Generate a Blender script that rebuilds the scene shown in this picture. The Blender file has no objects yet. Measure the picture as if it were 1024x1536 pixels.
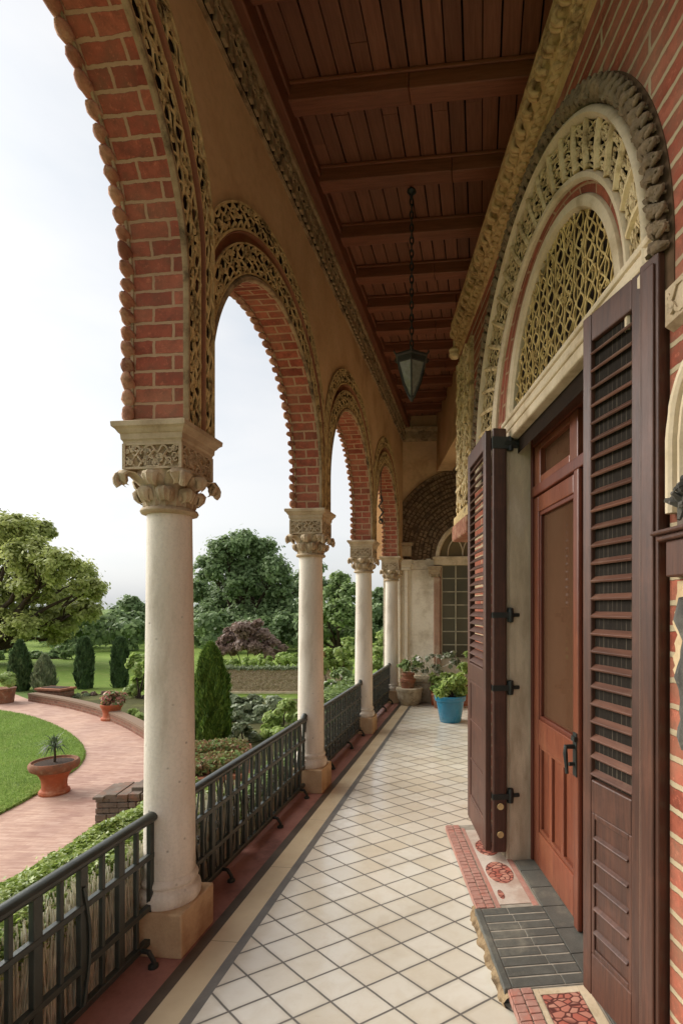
import bpy, math, random
import numpy as np
from mathutils import Vector, Matrix, noise
R = math.radians
PI = math.pi
rnd = random.Random(7)
nrs = np.random.RandomState(11)
scene = bpy.context.scene
COL = scene.collection

# ------------------------------------------------------------------ camera
EYE = 1.7
TILT = 0.0
F, CX, CY = 800.0, 634.0, 911.0
cam_d = bpy.data.cameras.new('camera')
cam = bpy.data.objects.new('camera', cam_d)
COL.objects.link(cam)
cam.location = (0, 0, EYE)
cam.rotation_euler = (PI / 2 + TILT, 0, 0)
cam_d.sensor_fit = 'VERTICAL'
cam_d.sensor_height = 36
cam_d.lens = 36 * F / 1536
cam_d.shift_x = (512 - CX) / 1536
cam_d.shift_y = (CY - 768) / 1536
cam_d.clip_start = 0.05
cam_d.clip_end = 2000
scene.camera = cam

def ray(px, py):
    a = (px - CX) / F; b = (CY - py) / F
    return Vector((a, math.cos(TILT) - b * math.sin(TILT), math.sin(TILT) + b * math.cos(TILT)))
def at_z(px, py, z):
    d = ray(px, py); k = (z - EYE) / d.z
    return Vector((d.x * k, d.y * k, z))
def at_y(px, py, Y):
    d = ray(px, py); k = Y / d.y
    return Vector((d.x * k, Y, EYE + d.z * k))

# ------------------------------------------------------------------ mesh builder
class MB:
    def __init__(s):
        s.v = []; s.f = []; s.uv = []
    def add(s, verts, faces, uvs=None):
        o = len(s.v)
        s.v += [tuple(p) for p in verts]
        for i, f in enumerate(faces):
            s.f.append(tuple(o + k for k in f))
            s.uv.append(uvs[i] if uvs else None)
        return s
    def box(s, x0, x1, y0, y1, z0, z1, M=None):
        p = [(x0,y0,z0),(x1,y0,z0),(x1,y1,z0),(x0,y1,z0),(x0,y0,z1),(x1,y0,z1),(x1,y1,z1),(x0,y1,z1)]
        if M is not None: p = [M @ Vector(q) for q in p]
        uv = [[(a[0]+a[1], a[2]) for a in (p[i] for i in f)] for f in
              ((4,5,6,7),)] 
        F_ = [(0,3,2,1),(4,5,6,7),(0,1,5,4),(1,2,6,5),(2,3,7,6),(3,0,4,7)]
        q = [(x0,y0,z0),(x1,y0,z0),(x1,y1,z0),(x0,y1,z0),(x0,y0,z1),(x1,y0,z1),(x1,y1,z1),(x0,y1,z1)]
        U = []
        for n, f in enumerate(F_):
            if n < 2: U.append([(q[i][0], q[i][1]) for i in f])
            elif n in (2, 4): U.append([(q[i][0], q[i][2]) for i in f])
            else: U.append([(q[i][1], q[i][2]) for i in f])
        return s.add(p, F_, U)
    def tube(s, pts, r, n=6, cap=True, squash=1.0):
        pts = [Vector(p) for p in pts]
        if len(pts) < 2: return s
        rs = r if isinstance(r, (list, tuple)) else [r] * len(pts)
        t0 = (pts[1] - pts[0]).normalized()
        up = Vector((0, 0, 1)) if abs(t0.z) < .9 else Vector((1, 0, 0))
        a = t0.cross(up).normalized()
        V = []
        for i, p in enumerate(pts):
            t = (pts[min(i+1, len(pts)-1)] - pts[max(i-1, 0)])
            if t.length < 1e-9: t = t0
            t = t.normalized()
            a = (a - t * a.dot(t))
            if a.length < 1e-6: a = t.orthogonal()
            a = a.normalized(); b = t.cross(a)
            for k in range(n):
                w = 2 * PI * (k + .5) / n
                V.append(p + a * math.cos(w) * rs[i] + b * math.sin(w) * rs[i] * squash)
        Fs = []
        for i in range(len(pts) - 1):
            for k in range(n):
                k2 = (k + 1) % n
                Fs.append((i*n+k, i*n+k2, (i+1)*n+k2, (i+1)*n+k))
        if cap:
            Fs.append(tuple(range(n-1, -1, -1)))
            Fs.append(tuple((len(pts)-1)*n + k for k in range(n)))
        return s.add(V, Fs)
    def lathe(s, prof, seg=32, c=(0, 0, 0), a0=0.0, wob=None):
        V = []; Fs = []
        for r, z in prof:
            for k in range(seg):
                w = a0 + 2*PI*k/seg
                rr = r * (wob(w, z) if wob else 1)
                V.append((c[0] + rr*math.cos(w), c[1] + rr*math.sin(w), c[2] + z))
        for i in range(len(prof) - 1):
            for k in range(seg):
                k2 = (k+1) % seg
                Fs.append((i*seg+k, i*seg+k2, (i+1)*seg+k2, (i+1)*seg+k))
        if prof[0][0] > 1e-4: Fs.append(tuple(range(seg-1, -1, -1)))
        if prof[-1][0] > 1e-4: Fs.append(tuple((len(prof)-1)*seg + k for k in range(seg)))
        return s.add(V, Fs)
    def sheet(s, rows, uv=None, closed=False):
        """rows: list of equal length lists of points"""
        n = len(rows[0]); V = [p for r in rows for p in r]; Fs = []; U = []
        for i in range(len(rows)-1):
            for k in range(n-1):
                f = (i*n+k, i*n+k+1, (i+1)*n+k+1, (i+1)*n+k)
                Fs.append(f)
                if uv: U.append([uv[j//n][j % n] for j in f])
        return s.add(V, Fs, U if uv else None)
    def build(s, name, mat, parent=None, smooth=False, bevel=0.0, angle=35):
        me = bpy.data.meshes.new(name)
        me.from_pydata(s.v, [], s.f)
        if any(u is not None for u in s.uv):
            L = me.uv_layers.new(name='UVMap')
            buf = []
            for u, f in zip(s.uv, s.f):
                buf += [c for q in (u if u is not None else [(0, 0)]*len(f)) for c in q]
            L.data.foreach_set('uv', buf)
        me.materials.append(mat)
        if smooth:
            me.polygons.foreach_set('use_smooth', [True]*len(me.polygons))
            me.set_sharp_from_angle(angle=R(angle))
        me.update()
        o = bpy.data.objects.new(name, me)
        COL.objects.link(o)
        if parent: o.parent = parent
        if bevel:
            m = o.modifiers.new('bevel', 'BEVEL'); m.width = bevel; m.segments = 2
            m.limit_method = 'ANGLE'; m.angle_limit = R(40); m.harden_normals = False
        return o

def tag(o, label=None, cat=None, group=None, kind=None):
    if label: o['label'] = label
    if cat: o['category'] = cat
    if group: o['group'] = group
    if kind: o['kind'] = kind
    return o
def thing(name, label, cat, loc=(0,0,0), rotz=0, group=None, kind=None):
    o = bpy.data.objects.new(name, None)
    COL.objects.link(o); o.empty_display_size = .1
    o.location = loc; o.rotation_euler = (0, 0, rotz)
    return tag(o, label, cat, group, kind)
def dup(root, loc=None, rotz=None, label=None, scale=None):
    def cp(o, par):
        c = o.copy(); COL.objects.link(c)
        if par: c.parent = par
        for ch in list(o.children): cp(ch, c)
        return c
    c = cp(root, None)
    if loc is not None: c.location = loc
    if rotz is not None: c.rotation_euler = (0, 0, rotz)
    if scale is not None: c.scale = (scale,)*3
    if label: c['label'] = label
    return c

# ------------------------------------------------------------------ materials
def rgb(r, g, b):
    return tuple((c/255/12.92 if c/255 <= .04045 else ((c/255+.055)/1.055)**2.4) for c in (r, g, b)) + (1,)
class NT:
    def __init__(s, name):
        s.m = bpy.data.materials.new(name); s.m.use_nodes = True
        s.t = s.m.node_tree; s.t.nodes.clear()
        s.out = s.n('ShaderNodeOutputMaterial')
        s.b = s.n('ShaderNodeBsdfPrincipled')
        s.l(s.b.outputs[0], s.out.inputs[0])
    def n(s, typ, **kw):
        nd = s.t.nodes.new(typ)
        for k, v in kw.items(): setattr(nd, k, v)
        return nd
    def l(s, a, b): s.t.links.new(a, b)
    def setv(s, sock, v):
        if hasattr(v, 'is_linked') or isinstance(v, bpy.types.NodeSocket): s.l(v, sock)
        else: sock.default_value = v
    def coord(s, kind='Object'): return s.n('ShaderNodeTexCoord').outputs[kind]
    def mapping(s, vec, scale=(1,1,1), loc=(0,0,0), rot=(0,0,0)):
        m = s.n('ShaderNodeMapping'); s.l(vec, m.inputs['Vector'])
        m.inputs['Scale'].default_value = scale; m.inputs['Location'].default_value = loc
        m.inputs['Rotation'].default_value = rot
        return m.outputs[0]
    def noise(s, vec, scale=5, detail=4, rough=.55, dist=0, out='Fac'):
        t = s.n('ShaderNodeTexNoise'); s.l(vec, t.inputs['Vector'])
        t.inputs['Scale'].default_value = scale; t.inputs['Detail'].default_value = detail
        t.inputs['Roughness'].default_value = rough; t.inputs['Distortion'].default_value = dist
        return t.outputs[out]
    def vor(s, vec, scale=5, feature='F1', out='Distance', rand=1):
        t = s.n('ShaderNodeTexVoronoi', feature=feature); s.l(vec, t.inputs['Vector'])
        t.inputs['Scale'].default_value = scale; t.inputs['Randomness'].default_value = rand
        return t.outputs[out]
    def ramp(s, fac, stops):
        r = s.n('ShaderNodeValToRGB'); s.l(fac, r.inputs[0])
        e = r.color_ramp.elements
        while len(e) < len(stops): e.new(.5)
        for el, (p, c) in zip(e, stops):
            el.position = p; el.color = c if not isinstance(c, (int, float)) else (c, c, c, 1)
        return r.outputs[0]
    def mix(s, fac, a, b, mode='MIX'):
        m = s.n('ShaderNodeMix', data_type='RGBA', blend_type=mode)
        s.setv(m.inputs[0], fac); s.setv(m.inputs[6], a); s.setv(m.inputs[7], b)
        return m.outputs[2]
    def math(s, op, a, b=None, c=None, clamp=False):
        m = s.n('ShaderNodeMath', operation=op); m.use_clamp = clamp
        for i, v in enumerate((a, b, c)):
            if v is not None: s.setv(m.inputs[i], v)
        return m.outputs[0]
    def dot(s, vec, v):
        m = s.n('ShaderNodeVectorMath', operation='DOT_PRODUCT'); s.l(vec, m.inputs[0])
        m.inputs[1].default_value = v
        return m.outputs['Value']
    def bump(s, h, strength=.3, dist=.01, normal=None):
        b = s.n('ShaderNodeBump'); s.l(h, b.inputs['Height'])
        b.inputs['Strength'].default_value = strength; b.inputs['Distance'].default_value = dist
        if normal: s.l(normal, b.inputs['Normal'])
        s.l(b.outputs[0], s.b.inputs['Normal'])
        return b.outputs[0]
    def island(s): return s.n('ShaderNodeNewGeometry').outputs['Random Per Island']
    def fin(s, col=None, rough=None, spec=None, metal=None):
        if col is not None: s.setv(s.b.inputs['Base Color'], col)
        if rough is not None: s.setv(s.b.inputs['Roughness'], rough)
        if spec is not None: s.b.inputs['Specular IOR Level'].default_value = spec
        if metal is not None: s.b.inputs['Metallic'].default_value = metal
        return s.m

def mat_stone(name, c1, c2, scale=6, rough=.8, bump=.35, dirt=None, streak=False, spec=.3, pit=0):
    n = NT(name); co = n.coord()
    v = n.mapping(co, (1, 1, .25)) if streak else co
    a = n.noise(v, scale, 6, .6)
    col = n.mix(n.ramp(a, [(.35, 0), (.65, 1)]), c1, c2)
    fine = n.noise(co, scale*14, 4, .7)
    col = n.mix(n.math('MULTIPLY', n.ramp(fine, [(.45, 0), (.75, 1)]), .35), col, tuple(x*.55 for x in c1[:3])+(1,))
    if dirt:
        d = n.noise(v, scale*.5, 8, .7)
        col = n.mix(n.ramp(d, [(.52, 0), (.7, 1)]), col, dirt)
    h = n.math('ADD', n.math('MULTIPLY', a, .5), fine)
    if pit:
        p = n.ramp(n.vor(co, pit), [(.04, 0), (.16, 1)])
        g = n.ramp(n.noise(co, pit*.35, 2), [(.5, 0), (.58, 1)])
        pp = n.math('MULTIPLY', n.math('SUBTRACT', 1, p), g)
        col = n.mix(n.math('MULTIPLY', pp, .75), col, tuple(x*.3 for x in c1[:3])+(1,))
        h = n.math('SUBTRACT', h, pp)
    n.bump(h, bump, .006)
    return n.fin(col, rough, spec)

def mat_wood(name, c1, c2, axis=2, rough=.4, spec=.5, scale=1.0, var=.35, dust=None):
    n = NT(name); co = n.coord()
    sc = [14*scale]*3; sc[axis] = .9*scale
    v = n.mapping(co, tuple(sc))
    isl = n.island()
    vv = n.n('ShaderNodeVectorMath', operation='ADD'); n.l(v, vv.inputs[0])
    cmb = n.n('ShaderNodeCombineXYZ'); 
    for i in range(3): n.l(n.math('MULTIPLY', isl, 37.0*(i+1)), cmb.inputs[i])
    n.l(cmb.outputs[0], vv.inputs[1]); v = vv.outputs[0]
    a = n.noise(v, 2.2, 6, .65, 1.2)
    b = n.noise(v, 11, 3, .6)
    col = n.mix(n.ramp(a, [(.3, 0), (.7, 1)]), c1, c2)
    col = n.mix(n.math('MULTIPLY', n.ramp(b, [(.5, 0), (.75, 1)]), .4), col, tuple(x*.45 for x in c1[:3])+(1,))
    br = n.math('ADD', n.math('MULTIPLY', isl, var), 1-var*.5)
    hs = n.n('ShaderNodeHueSaturation'); n.l(col, hs.inputs['Color']); n.l(br, hs.inputs['Value'])
    col = hs.outputs[0]
    if dust:
        dn = n.noise(co, 3.5, 6, .7)
        col = n.mix(n.math('MULTIPLY', n.ramp(dn, [(.5, 0), (.75, 1)]), .35), col, dust)
    n.bump(n.math('ADD', a, n.math('MULTIPLY', b, .4)), .25, .004)
    rr = n.math('ADD', n.math('MULTIPLY', b, .25), rough-.1)
    return n.fin(col, rr, spec)

def mat_brick(name, reds, mortar, bw=.22, rh=.075, ms=.012, rough=.85, wob=.012, dirt=None, spec=.2):
    n = NT(name); uv = n.coord('UV')
    wn = n.noise(uv, 17, 4, .65, out='Color')
    w2 = n.n('ShaderNodeVectorMath', operation='MULTIPLY_ADD')
    n.l(wn, w2.inputs[0]); w2.inputs[1].default_value = (wob, wob, 0); n.l(uv, w2.inputs[2])
    b = n.n('ShaderNodeTexBrick'); n.l(w2.outputs[0], b.inputs['Vector'])
    b.inputs['Scale'].default_value = 1
    b.inputs['Brick Width'].default_value = bw; b.inputs['Row Height'].default_value = rh
    b.inputs['Mortar Size'].default_value = ms; b.inputs['Mortar Smooth'].default_value = .25
    b.inputs['Bias'].default_value = 0
    b.inputs['Color1'].default_value = (0,0,0,1); b.inputs['Color2'].default_value = (1,1,1,1)
    b.inputs['Mortar'].default_value = (.5,.5,.5,1)
    col = n.ramp(b.outputs['Color'], [(0, reds[0]), (.35, reds[1]), (.7, reds[2]), (1, reds[3])])
    fine = n.noise(uv, 60, 5, .7)
    big = n.noise(uv, 3.5, 5, .65)
    mid = n.noise(uv, 14, 5, .7)
    col = n.mix(n.math('MULTIPLY', n.ramp(mid, [(.42, 0), (.68, 1)]), .7), col, tuple(x*.42 for x in reds[0][:3])+(1,))
    spk = n.noise(uv, 34, 4, .75)
    col = n.mix(n.math('MULTIPLY', n.ramp(spk, [(.56, 0), (.70, 1)]), .45), col, tuple(min(1, x*1.7) for x in reds[2][:3])+(1,))
    col = n.mix(n.math('MULTIPLY', n.ramp(big, [(.45, 0), (.75, 1)]), .3), col, mortar)
    mcol = n.mix(fine, tuple(x*.72 for x in mortar[:3])+(1,), mortar)
    fac = b.outputs['Fac']
    fac2 = n.math('ADD', fac, n.math('MULTIPLY', n.math('SUBTRACT', mid, .5), .8), clamp=True)
    fac2 = n.math('MULTIPLY', fac2, fac)
    fac2 = n.math('MAXIMUM', n.math('MULTIPLY', fac, .75), fac2)
    col = n.mix(fac2, col, mcol)
    if dirt:
        col = n.mix(n.math('MULTIPLY', n.ramp(n.noise(uv, 1.7, 7, .7), [(.5, 0), (.7, 1)]), .5), col, dirt)
    h = n.math('SUBTRACT', n.math('ADD', n.math('MULTIPLY', fine, .35), n.math('MULTIPLY', mid, .5)), fac)
    n.bump(h, .7, .008)
    return n.fin(col, rough, spec)

def mat_leaf(name, c1, c2, c3=None, trans=.35, rough=.5):
    n = NT(name); isl = n.island()
    st = [(0, c1), (.6, c2)] + ([(1, c3)] if c3 else [])
    col = n.ramp(isl, st)
    co = n.coord()
    big = n.noise(co, .8, 5, .7)
    hs = n.n('ShaderNodeHueSaturation'); n.l(col, hs.inputs['Color']); hs.inputs['Saturation'].default_value = .92
    n.l(n.math('ADD', n.math('MULTIPLY', big, 1.1), .45), hs.inputs['Value'])
    col = hs.outputs[0]
    n.fin(col, rough, .35)
    tr = n.n('ShaderNodeBsdfTranslucent'); n.l(col, tr.inputs[0])
    mx = n.n('ShaderNodeMixShader'); mx.inputs[0].default_value = trans
    n.l(n.b.outputs[0], mx.inputs[1]); n.l(tr.outputs[0], mx.inputs[2]); n.l(mx.outputs[0], n.out.inputs[0])
    return n.m

def mat_plain(name, col, rough=.5, spec=.5, metal=0, bscale=40, bump=.15, var=.25):
    n = NT(name); co = n.coord()
    a = n.noise(co, bscale*.2, 5, .65); b = n.noise(co, bscale, 4, .7)
    c = n.mix(n.ramp(a, [(.35, 0), (.7, 1)]), tuple(x*(1-var) for x in col[:3])+(1,), tuple(min(1, x*(1+var)) for x in col[:3])+(1,))
    n.bump(b, bump, .004)
    return n.fin(c, n.math('ADD', n.math('MULTIPLY', a, .3), rough-.15), spec, metal)

M = {}
REDS = [rgb(140,62,44), rgb(166,80,56), rgb(186,98,70), rgb(150,58,42)]
M['brick_arch'] = mat_brick('arch brick', [rgb(126,64,48), rgb(152,80,60), rgb(168,96,72), rgb(136,62,46)], rgb(182,146,114), .2, .078, .0085, dirt=rgb(120,80,60), wob=.018)
M['brick_wall'] = mat_brick('portal brick', [rgb(138,72,54), rgb(160,90,68), rgb(172,102,80), rgb(146,74,56)], rgb(192,174,140), .74, .082, .0105, wob=.016, dirt=rgb(110,74,56))
M['plaster'] = mat_stone('ochre plaster', rgb(214,180,138), rgb(196,160,118), 1.6, .9, .3, dirt=rgb(162,128,92))
M['plaster_cream'] = mat_stone('cream plaster', rgb(236,226,206), rgb(220,208,184), 2.2, .85, .25, dirt=rgb(168,150,124), spec=.3)
M['stone'] = mat_stone('carved limestone', rgb(196,176,146), rgb(166,144,114), 7, .85, .5, dirt=rgb(140,118,92))
M['stone_dark'] = mat_stone('weathered carved stone', rgb(176,152,116), rgb(134,110,80), 12, .9, .6, dirt=rgb(70,58,44))
M['cream_stone'] = mat_stone('cream dressed stone', rgb(222,204,174), rgb(202,182,148), 4, .7, .25, dirt=rgb(160,138,106))
M['jamb'] = mat_stone('veined grey stone', rgb(212,196,166), rgb(172,154,126), 13, .7, .6, dirt=rgb(224,212,190), streak=True, spec=.35)
M['column'] = mat_stone('pale column stucco', rgb(224,214,198), rgb(198,186,168), 5, .7, .45, dirt=rgb(164,150,130), streak=True, spec=.35, pit=19)
M['plinth'] = mat_stone('tan plinth stone', rgb(194,164,128), rgb(172,140,104), 5, .75, .3, dirt=rgb(150,112,80), pit=20)
M['straw'] = mat_stone('straw coloured carving', rgb(232,210,164), rgb(204,178,130), 16, .85, .3, dirt=rgb(124,100,64))
M['straw_mid'] = mat_stone('brown gold carving', rgb(216,190,136), rgb(182,154,104), 16, .85, .3, dirt=rgb(76,60,38))
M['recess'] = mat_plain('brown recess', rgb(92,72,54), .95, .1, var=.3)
M['void'] = mat_plain('dark recess shade', rgb(44,34,26), .95, .1, var=.3)  # near-black colour stands in for the shade deep behind pierced carving
M['carve_grey'] = mat_stone('grey weathered carving', rgb(150,128,100), rgb(90,76,60), 14, .9, .6, dirt=rgb(150,134,108))
M['ceil'] = mat_wood('dark ceiling boards', rgb(142,94,70), rgb(116,72,52), 0, .5, .3, var=.35)
M['beam'] = mat_wood('ceiling beam wood', rgb(146,92,68), rgb(118,70,50), 1, .45, .3, var=.25)
M['ledger'] = mat_wood('ledger wood', rgb(128,80,58), rgb(104,62,44), 0, .45, .3, var=.1)
M['door'] = mat_wood('varnished door wood', rgb(134,76,52), rgb(104,56,40), 2, .3, .5, dust=rgb(150,100,70))
M['shutter'] = mat_wood('maroon shutter wood', rgb(92,58,42), rgb(60,38,29), 2, .46, .5, dust=rgb(128,84,66))
M['shutter_in'] = mat_wood('dusty louvre wood', rgb(110,72,54), rgb(78,50,38), 0, .5, .3, dust=rgb(150,124,100))
M['iron'] = mat_plain('dark iron', rgb(46,50,46), .45, .5, .3, 60, .2)
M['rail_iron'] = mat_plain('green black railing paint', rgb(58,62,56), .34, .5, .2, 50, .2)
M['lantern'] = mat_plain('bronze green lantern metal', rgb(56,54,48), .5, .5, .3, 40, .3)
M['oxblood'] = mat_stone('oxblood cement', rgb(172,122,110), rgb(154,104,92), 3, .45, .12, dirt=rgb(104,66,58), spec=.45)
M['strip_grey'] = mat_stone('grey border stone', rgb(124,120,112), rgb(104,100,94), 6, .35, .1, spec=.5)
M['strip_dark'] = mat_stone('dark border stone', rgb(96,84,72), rgb(78,68,58), 6, .45, .12, spec=.45)
M['terracotta'] = mat_stone('terracotta', rgb(178,98,64), rgb(150,78,50), 6, .8, .3, dirt=rgb(196,140,108))
M['terracotta_old'] = mat_stone('mossy terracotta', rgb(150,98,72), rgb(112,80,60), 14, .9, .6, dirt=rgb(168,134,108))
M['soil'] = mat_stone('soil', rgb(70,52,38), rgb(48,36,26), 30, .95, .8)
M['bluepot'] = mat_plain('blue glaze', rgb(38,116,146), .25, .6, 0, 20, .08, .2)
M['stonepot'] = mat_stone('cast stone pot', rgb(186,172,146), rgb(156,140,114), 14, .9, .6, dirt=rgb(120,108,84))
M['slate'] = mat_stone('dark slate', rgb(100,100,92), rgb(78,78,72), 8, .45, .3, dirt=rgb(132,128,114), spec=.45)
M['grout'] = mat_stone('pale grout', rgb(170,162,146), rgb(150,140,124), 20, .9, .3)
M['mosaic_red'] = mat_stone('red mosaic brick', rgb(186,142,126), rgb(168,122,108), 30, .7, .3, dirt=rgb(196,128,108))
M['marble'] = mat_stone('pale marble', rgb(214,200,184), rgb(196,176,158), 6, .4, .1, dirt=rgb(176,146,128), spec=.5)
M['rubble'] = mat_stone('rubble stone', rgb(128,112,98), rgb(92,82,74), 8, .9, .7, dirt=rgb(150,108,86))
M['bark'] = mat_stone('bark', rgb(74,60,46), rgb(50,40,32), 10, .95, .8, streak=True)
M['twig'] = mat_stone('dry twig', rgb(232,228,206), rgb(204,198,174), 20, .9, .4)
M['curtain'] = mat_wood('brown panelled interior', rgb(120,82,54), rgb(92,62,42), 2, .6, .3)
M['muntin'] = mat_plain('grey green window bars', rgb(160,152,126), .6, .4)
M['pane_old'] = mat_plain('dull window glass', rgb(92,86,66), .4, .25, 0, 4, .05, .25)
M['pane_warm'] = mat_plain('amber lunette glass', rgb(112,96,66), .55, .2, 0, 4, .05, .25)
M['string'] = mat_brick('carved string course', [rgb(180,160,126)]*4, rgb(110,92,70), .12, .2, .01)

def mat_mosaic_net():
    n = NT('red net mosaic'); co = n.coord()
    v = n.mapping(co, (1, .7, 1))
    e = n.vor(v, 34, 'DISTANCE_TO_EDGE')
    c = n.vor(v, 34, 'F1', 'Color')
    sp = n.n('ShaderNodeSeparateColor'); n.l(c, sp.inputs[0])
    col = n.mix(sp.outputs[0], rgb(196,142,120), rgb(176,96,78))
    g = n.ramp(e, [(.05, 1), (.12, 0)])
    col = n.mix(g, col, rgb(92,46,38))
    n.bump(e, .5, .004)
    return n.fin(col, .6)
M['mosaic_net'] = mat_mosaic_net()
def mat_glass():
    n = NT('window glass')
    n.fin(rgb(104,74,54), .06, .3)
    n.b.inputs['Transmission Weight'].default_value = .35; n.b.inputs['IOR'].default_value = 1.2
    return n.m
M['glass'] = mat_glass()
def mat_lglass():
    n = NT('lantern glass'); co = n.coord()
    a = n.noise(co, 30, 3)
    n.bump(a, .6, .01)
    n.fin(n.mix(a, rgb(120,116,100), rgb(200,196,178)), .15, .6)
    n.b.inputs['Transmission Weight'].default_value = .5
    return n.m
M['lglass'] = mat_lglass()

def mat_tiles():
    n = NT('diamond floor tiles'); co = n.coord()
    e1 = np.array([.8389, .5443])*.168; e2 = np.array([-.7300, .6834])*.186
    Mx = np.linalg.inv(np.array([e1, e2]).T)
    off = (.37, .12)
    wv = n.noise(co, 6, 2, .5)
    wob = n.math('MULTIPLY', n.math('SUBTRACT', wv, .5), .03)
    u = n.math('ADD', n.math('ADD', n.dot(co, (Mx[0,0], Mx[0,1], 0)), off[0]), wob)
    v = n.math('ADD', n.math('ADD', n.dot(co, (Mx[1,0], Mx[1,1], 0)), off[1]), wob)
    fu = n.math('FRACT', u); fv = n.math('FRACT', v)
    du = n.math('MINIMUM', fu, n.math('SUBTRACT', 1, fu))
    dv = n.math('MINIMUM', fv, n.math('SUBTRACT', 1, fv))
    d = n.math('MINIMUM', du, dv)
    g = n.ramp(d, [(.022, 1), (.034, 0)])
    cm = n.n('ShaderNodeCombineXYZ'); n.l(n.math('FLOOR', u), cm.inputs[0]); n.l(n.math('FLOOR', v), cm.inputs[1])
    wn = n.n('ShaderNodeTexWhiteNoise', noise_dimensions='2D'); n.l(cm.outputs[0], wn.inputs['Vector'])
    tone = n.ramp(wn.outputs['Value'], [(0, rgb(216,207,187)), (.4, rgb(226,219,201)), (.75, rgb(230,224,208)), (1, rgb(218,207,184))])
    cl = n.noise(co, 7, 6, .65, .6)
    tone = n.mix(n.math('MULTIPLY', n.ramp(cl, [(.45, 0), (.75, 1)]), .4), tone, rgb(206,190,160))
    sc_ = n.noise(n.mapping(co, (3, 14, 1), rot=(0,0,.6)), 6, 5, .75)
    tone = n.mix(n.math('MULTIPLY', n.ramp(sc_, [(.6, 0), (.78, 1)]), .35), tone, rgb(168,152,126))
    st = n.noise(co, 1.3, 5, .65)
    tone = n.mix(n.math('MULTIPLY', n.ramp(st, [(.5, 0), (.75, 1)]), .3), tone, rgb(176,160,132))
    gr = n.mix(n.noise(co, 40, 3), rgb(92,88,80), rgb(120,114,104))
    dj = n.math('MULTIPLY', n.ramp(d, [(.03, 1), (.14, 0)]), n.ramp(st, [(.35, 0), (.7, .45)]))
    tone = n.mix(dj, tone, rgb(160,144,116))
    col = n.mix(g, tone, gr)
    h = n.math('SUBTRACT', n.math('MULTIPLY', n.noise(co, 5, 3), .25), g)
    tl = n.math('MULTIPLY', wn.outputs['Value'], 1.0)
    n.bump(n.math('ADD', h, n.math('MULTIPLY', n.math('MULTIPLY', fu, n.math('SUBTRACT', tl, .5)), .25)), .22, .006)
    ro = n.math('ADD', n.math('MULTIPLY', cl, .22), .04)
    ro = n.math('ADD', ro, n.math('MULTIPLY', g, .4))
    return n.fin(col, ro, .75)
M['tiles'] = mat_tiles()
def mat_border():
    n = NT('cream border slabs'); co = n.coord()
    a = n.noise(co, 3, 5, .6)
    col = n.mix(n.ramp(a, [(.35, 0), (.7, 1)]), rgb(216,198,164), rgb(200,178,142))
    y = n.math('FRACT', n.math('MULTIPLY', n.dot(co, (1, 0, 0)), 1/.78))
    g = n.ramp(y, [(0, 1), (.008, 0)])
    n.bump(n.math('SUBTRACT', n.math('MULTIPLY', a, .2), g), .3, .004)
    return n.fin(n.mix(g, col, rgb(126,106,80)), n.math('ADD', n.math('MULTIPLY', a, .3), .22), .5)
M['border'] = mat_border()
def mat_path():
    n = NT('pink brick path'); co = n.coord()
    v = n.mapping(co, (1,1,1), rot=(0,0,R(9)))
    b = n.n('ShaderNodeTexBrick'); n.l(v, b.inputs['Vector'])
    b.inputs['Scale'].default_value = 1; b.inputs['Brick Width'].default_value = .24; b.inputs['Row Height'].default_value = .09
    b.inputs['Mortar Size'].default_value = .007; b.inputs['Mortar Smooth'].default_value = .3
    b.inputs['Color1'].default_value = (0,0,0,1); b.inputs['Color2'].default_value = (1,1,1,1); b.inputs['Mortar'].default_value = (.5,.5,.5,1)
    col = n.ramp(b.outputs['Color'], [(0, rgb(156,120,106)), (.4, rgb(170,136,120)), (.75, rgb(182,150,134)), (1, rgb(162,126,110))])
    st = n.noise(n.mapping(co, (1.0, .5, 1), rot=(0,0,R(20))), 1.1, 6, .65)
    col = n.mix(n.math('MULTIPLY', n.ramp(st, [(.4, 0), (.7, 1)]), .6), col, rgb(214,178,152))
    st2 = n.noise(co, .7, 6, .7)
    col = n.mix(n.math('MULTIPLY', n.ramp(st2, [(.5, 0), (.72, 1)]), .45), col, rgb(166,120,104))
    stk = n.noise(n.mapping(co, (.9, 9, 1), rot=(0,0,R(9))), 2.2, 6, .7)
    col = n.mix(n.math('MULTIPLY', n.ramp(stk, [(.5, 0), (.7, 1)]), .5), col, rgb(218,190,168))
    stk2 = n.noise(n.mapping(co, (1.3, 12, 1), rot=(0,0,R(9)), loc=(7,3,0)), 2.0, 6, .7)
    col = n.mix(n.math('MULTIPLY', n.ramp(stk2, [(.48, 0), (.66, 1)]), .65), col, rgb(140,98,82))
    col = n.mix(n.math('MULTIPLY', b.outputs['Fac'], .5), col, rgb(160,124,106))
    n.bump(n.math('SUBTRACT', n.noise(co, 30, 4), b.outputs['Fac']), .3, .006)
    return n.fin(col, .75, .3)
M['path'] = mat_path()
def mat_lawn(name, c1, c2, c3):
    n = NT(name); co = n.coord()
    a = n.noise(co, .35, 5, .6); b = n.noise(co, 14, 5, .75); c = n.noise(co, 90, 3, .8)
    col = n.mix(n.ramp(a, [(.35, 0), (.68, 1)]), c1, c2)
    col = n.mix(n.math('MULTIPLY', n.ramp(b, [(.4, 0), (.75, 1)]), .6), col, c3)
    pt = n.noise(co, 1.1, 6, .7)
    col = n.mix(n.math('MULTIPLY', n.ramp(pt, [(.5, 0), (.7, 1)]), .45), col, rgb(158,158,92))
    n.bump(n.math('ADD', b, c), .8, .03)
    return n.fin(col, .9, .15)
M['lawn'] = mat_lawn('mown lawn', rgb(114,138,58), rgb(132,154,70), rgb(98,122,50))
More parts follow.
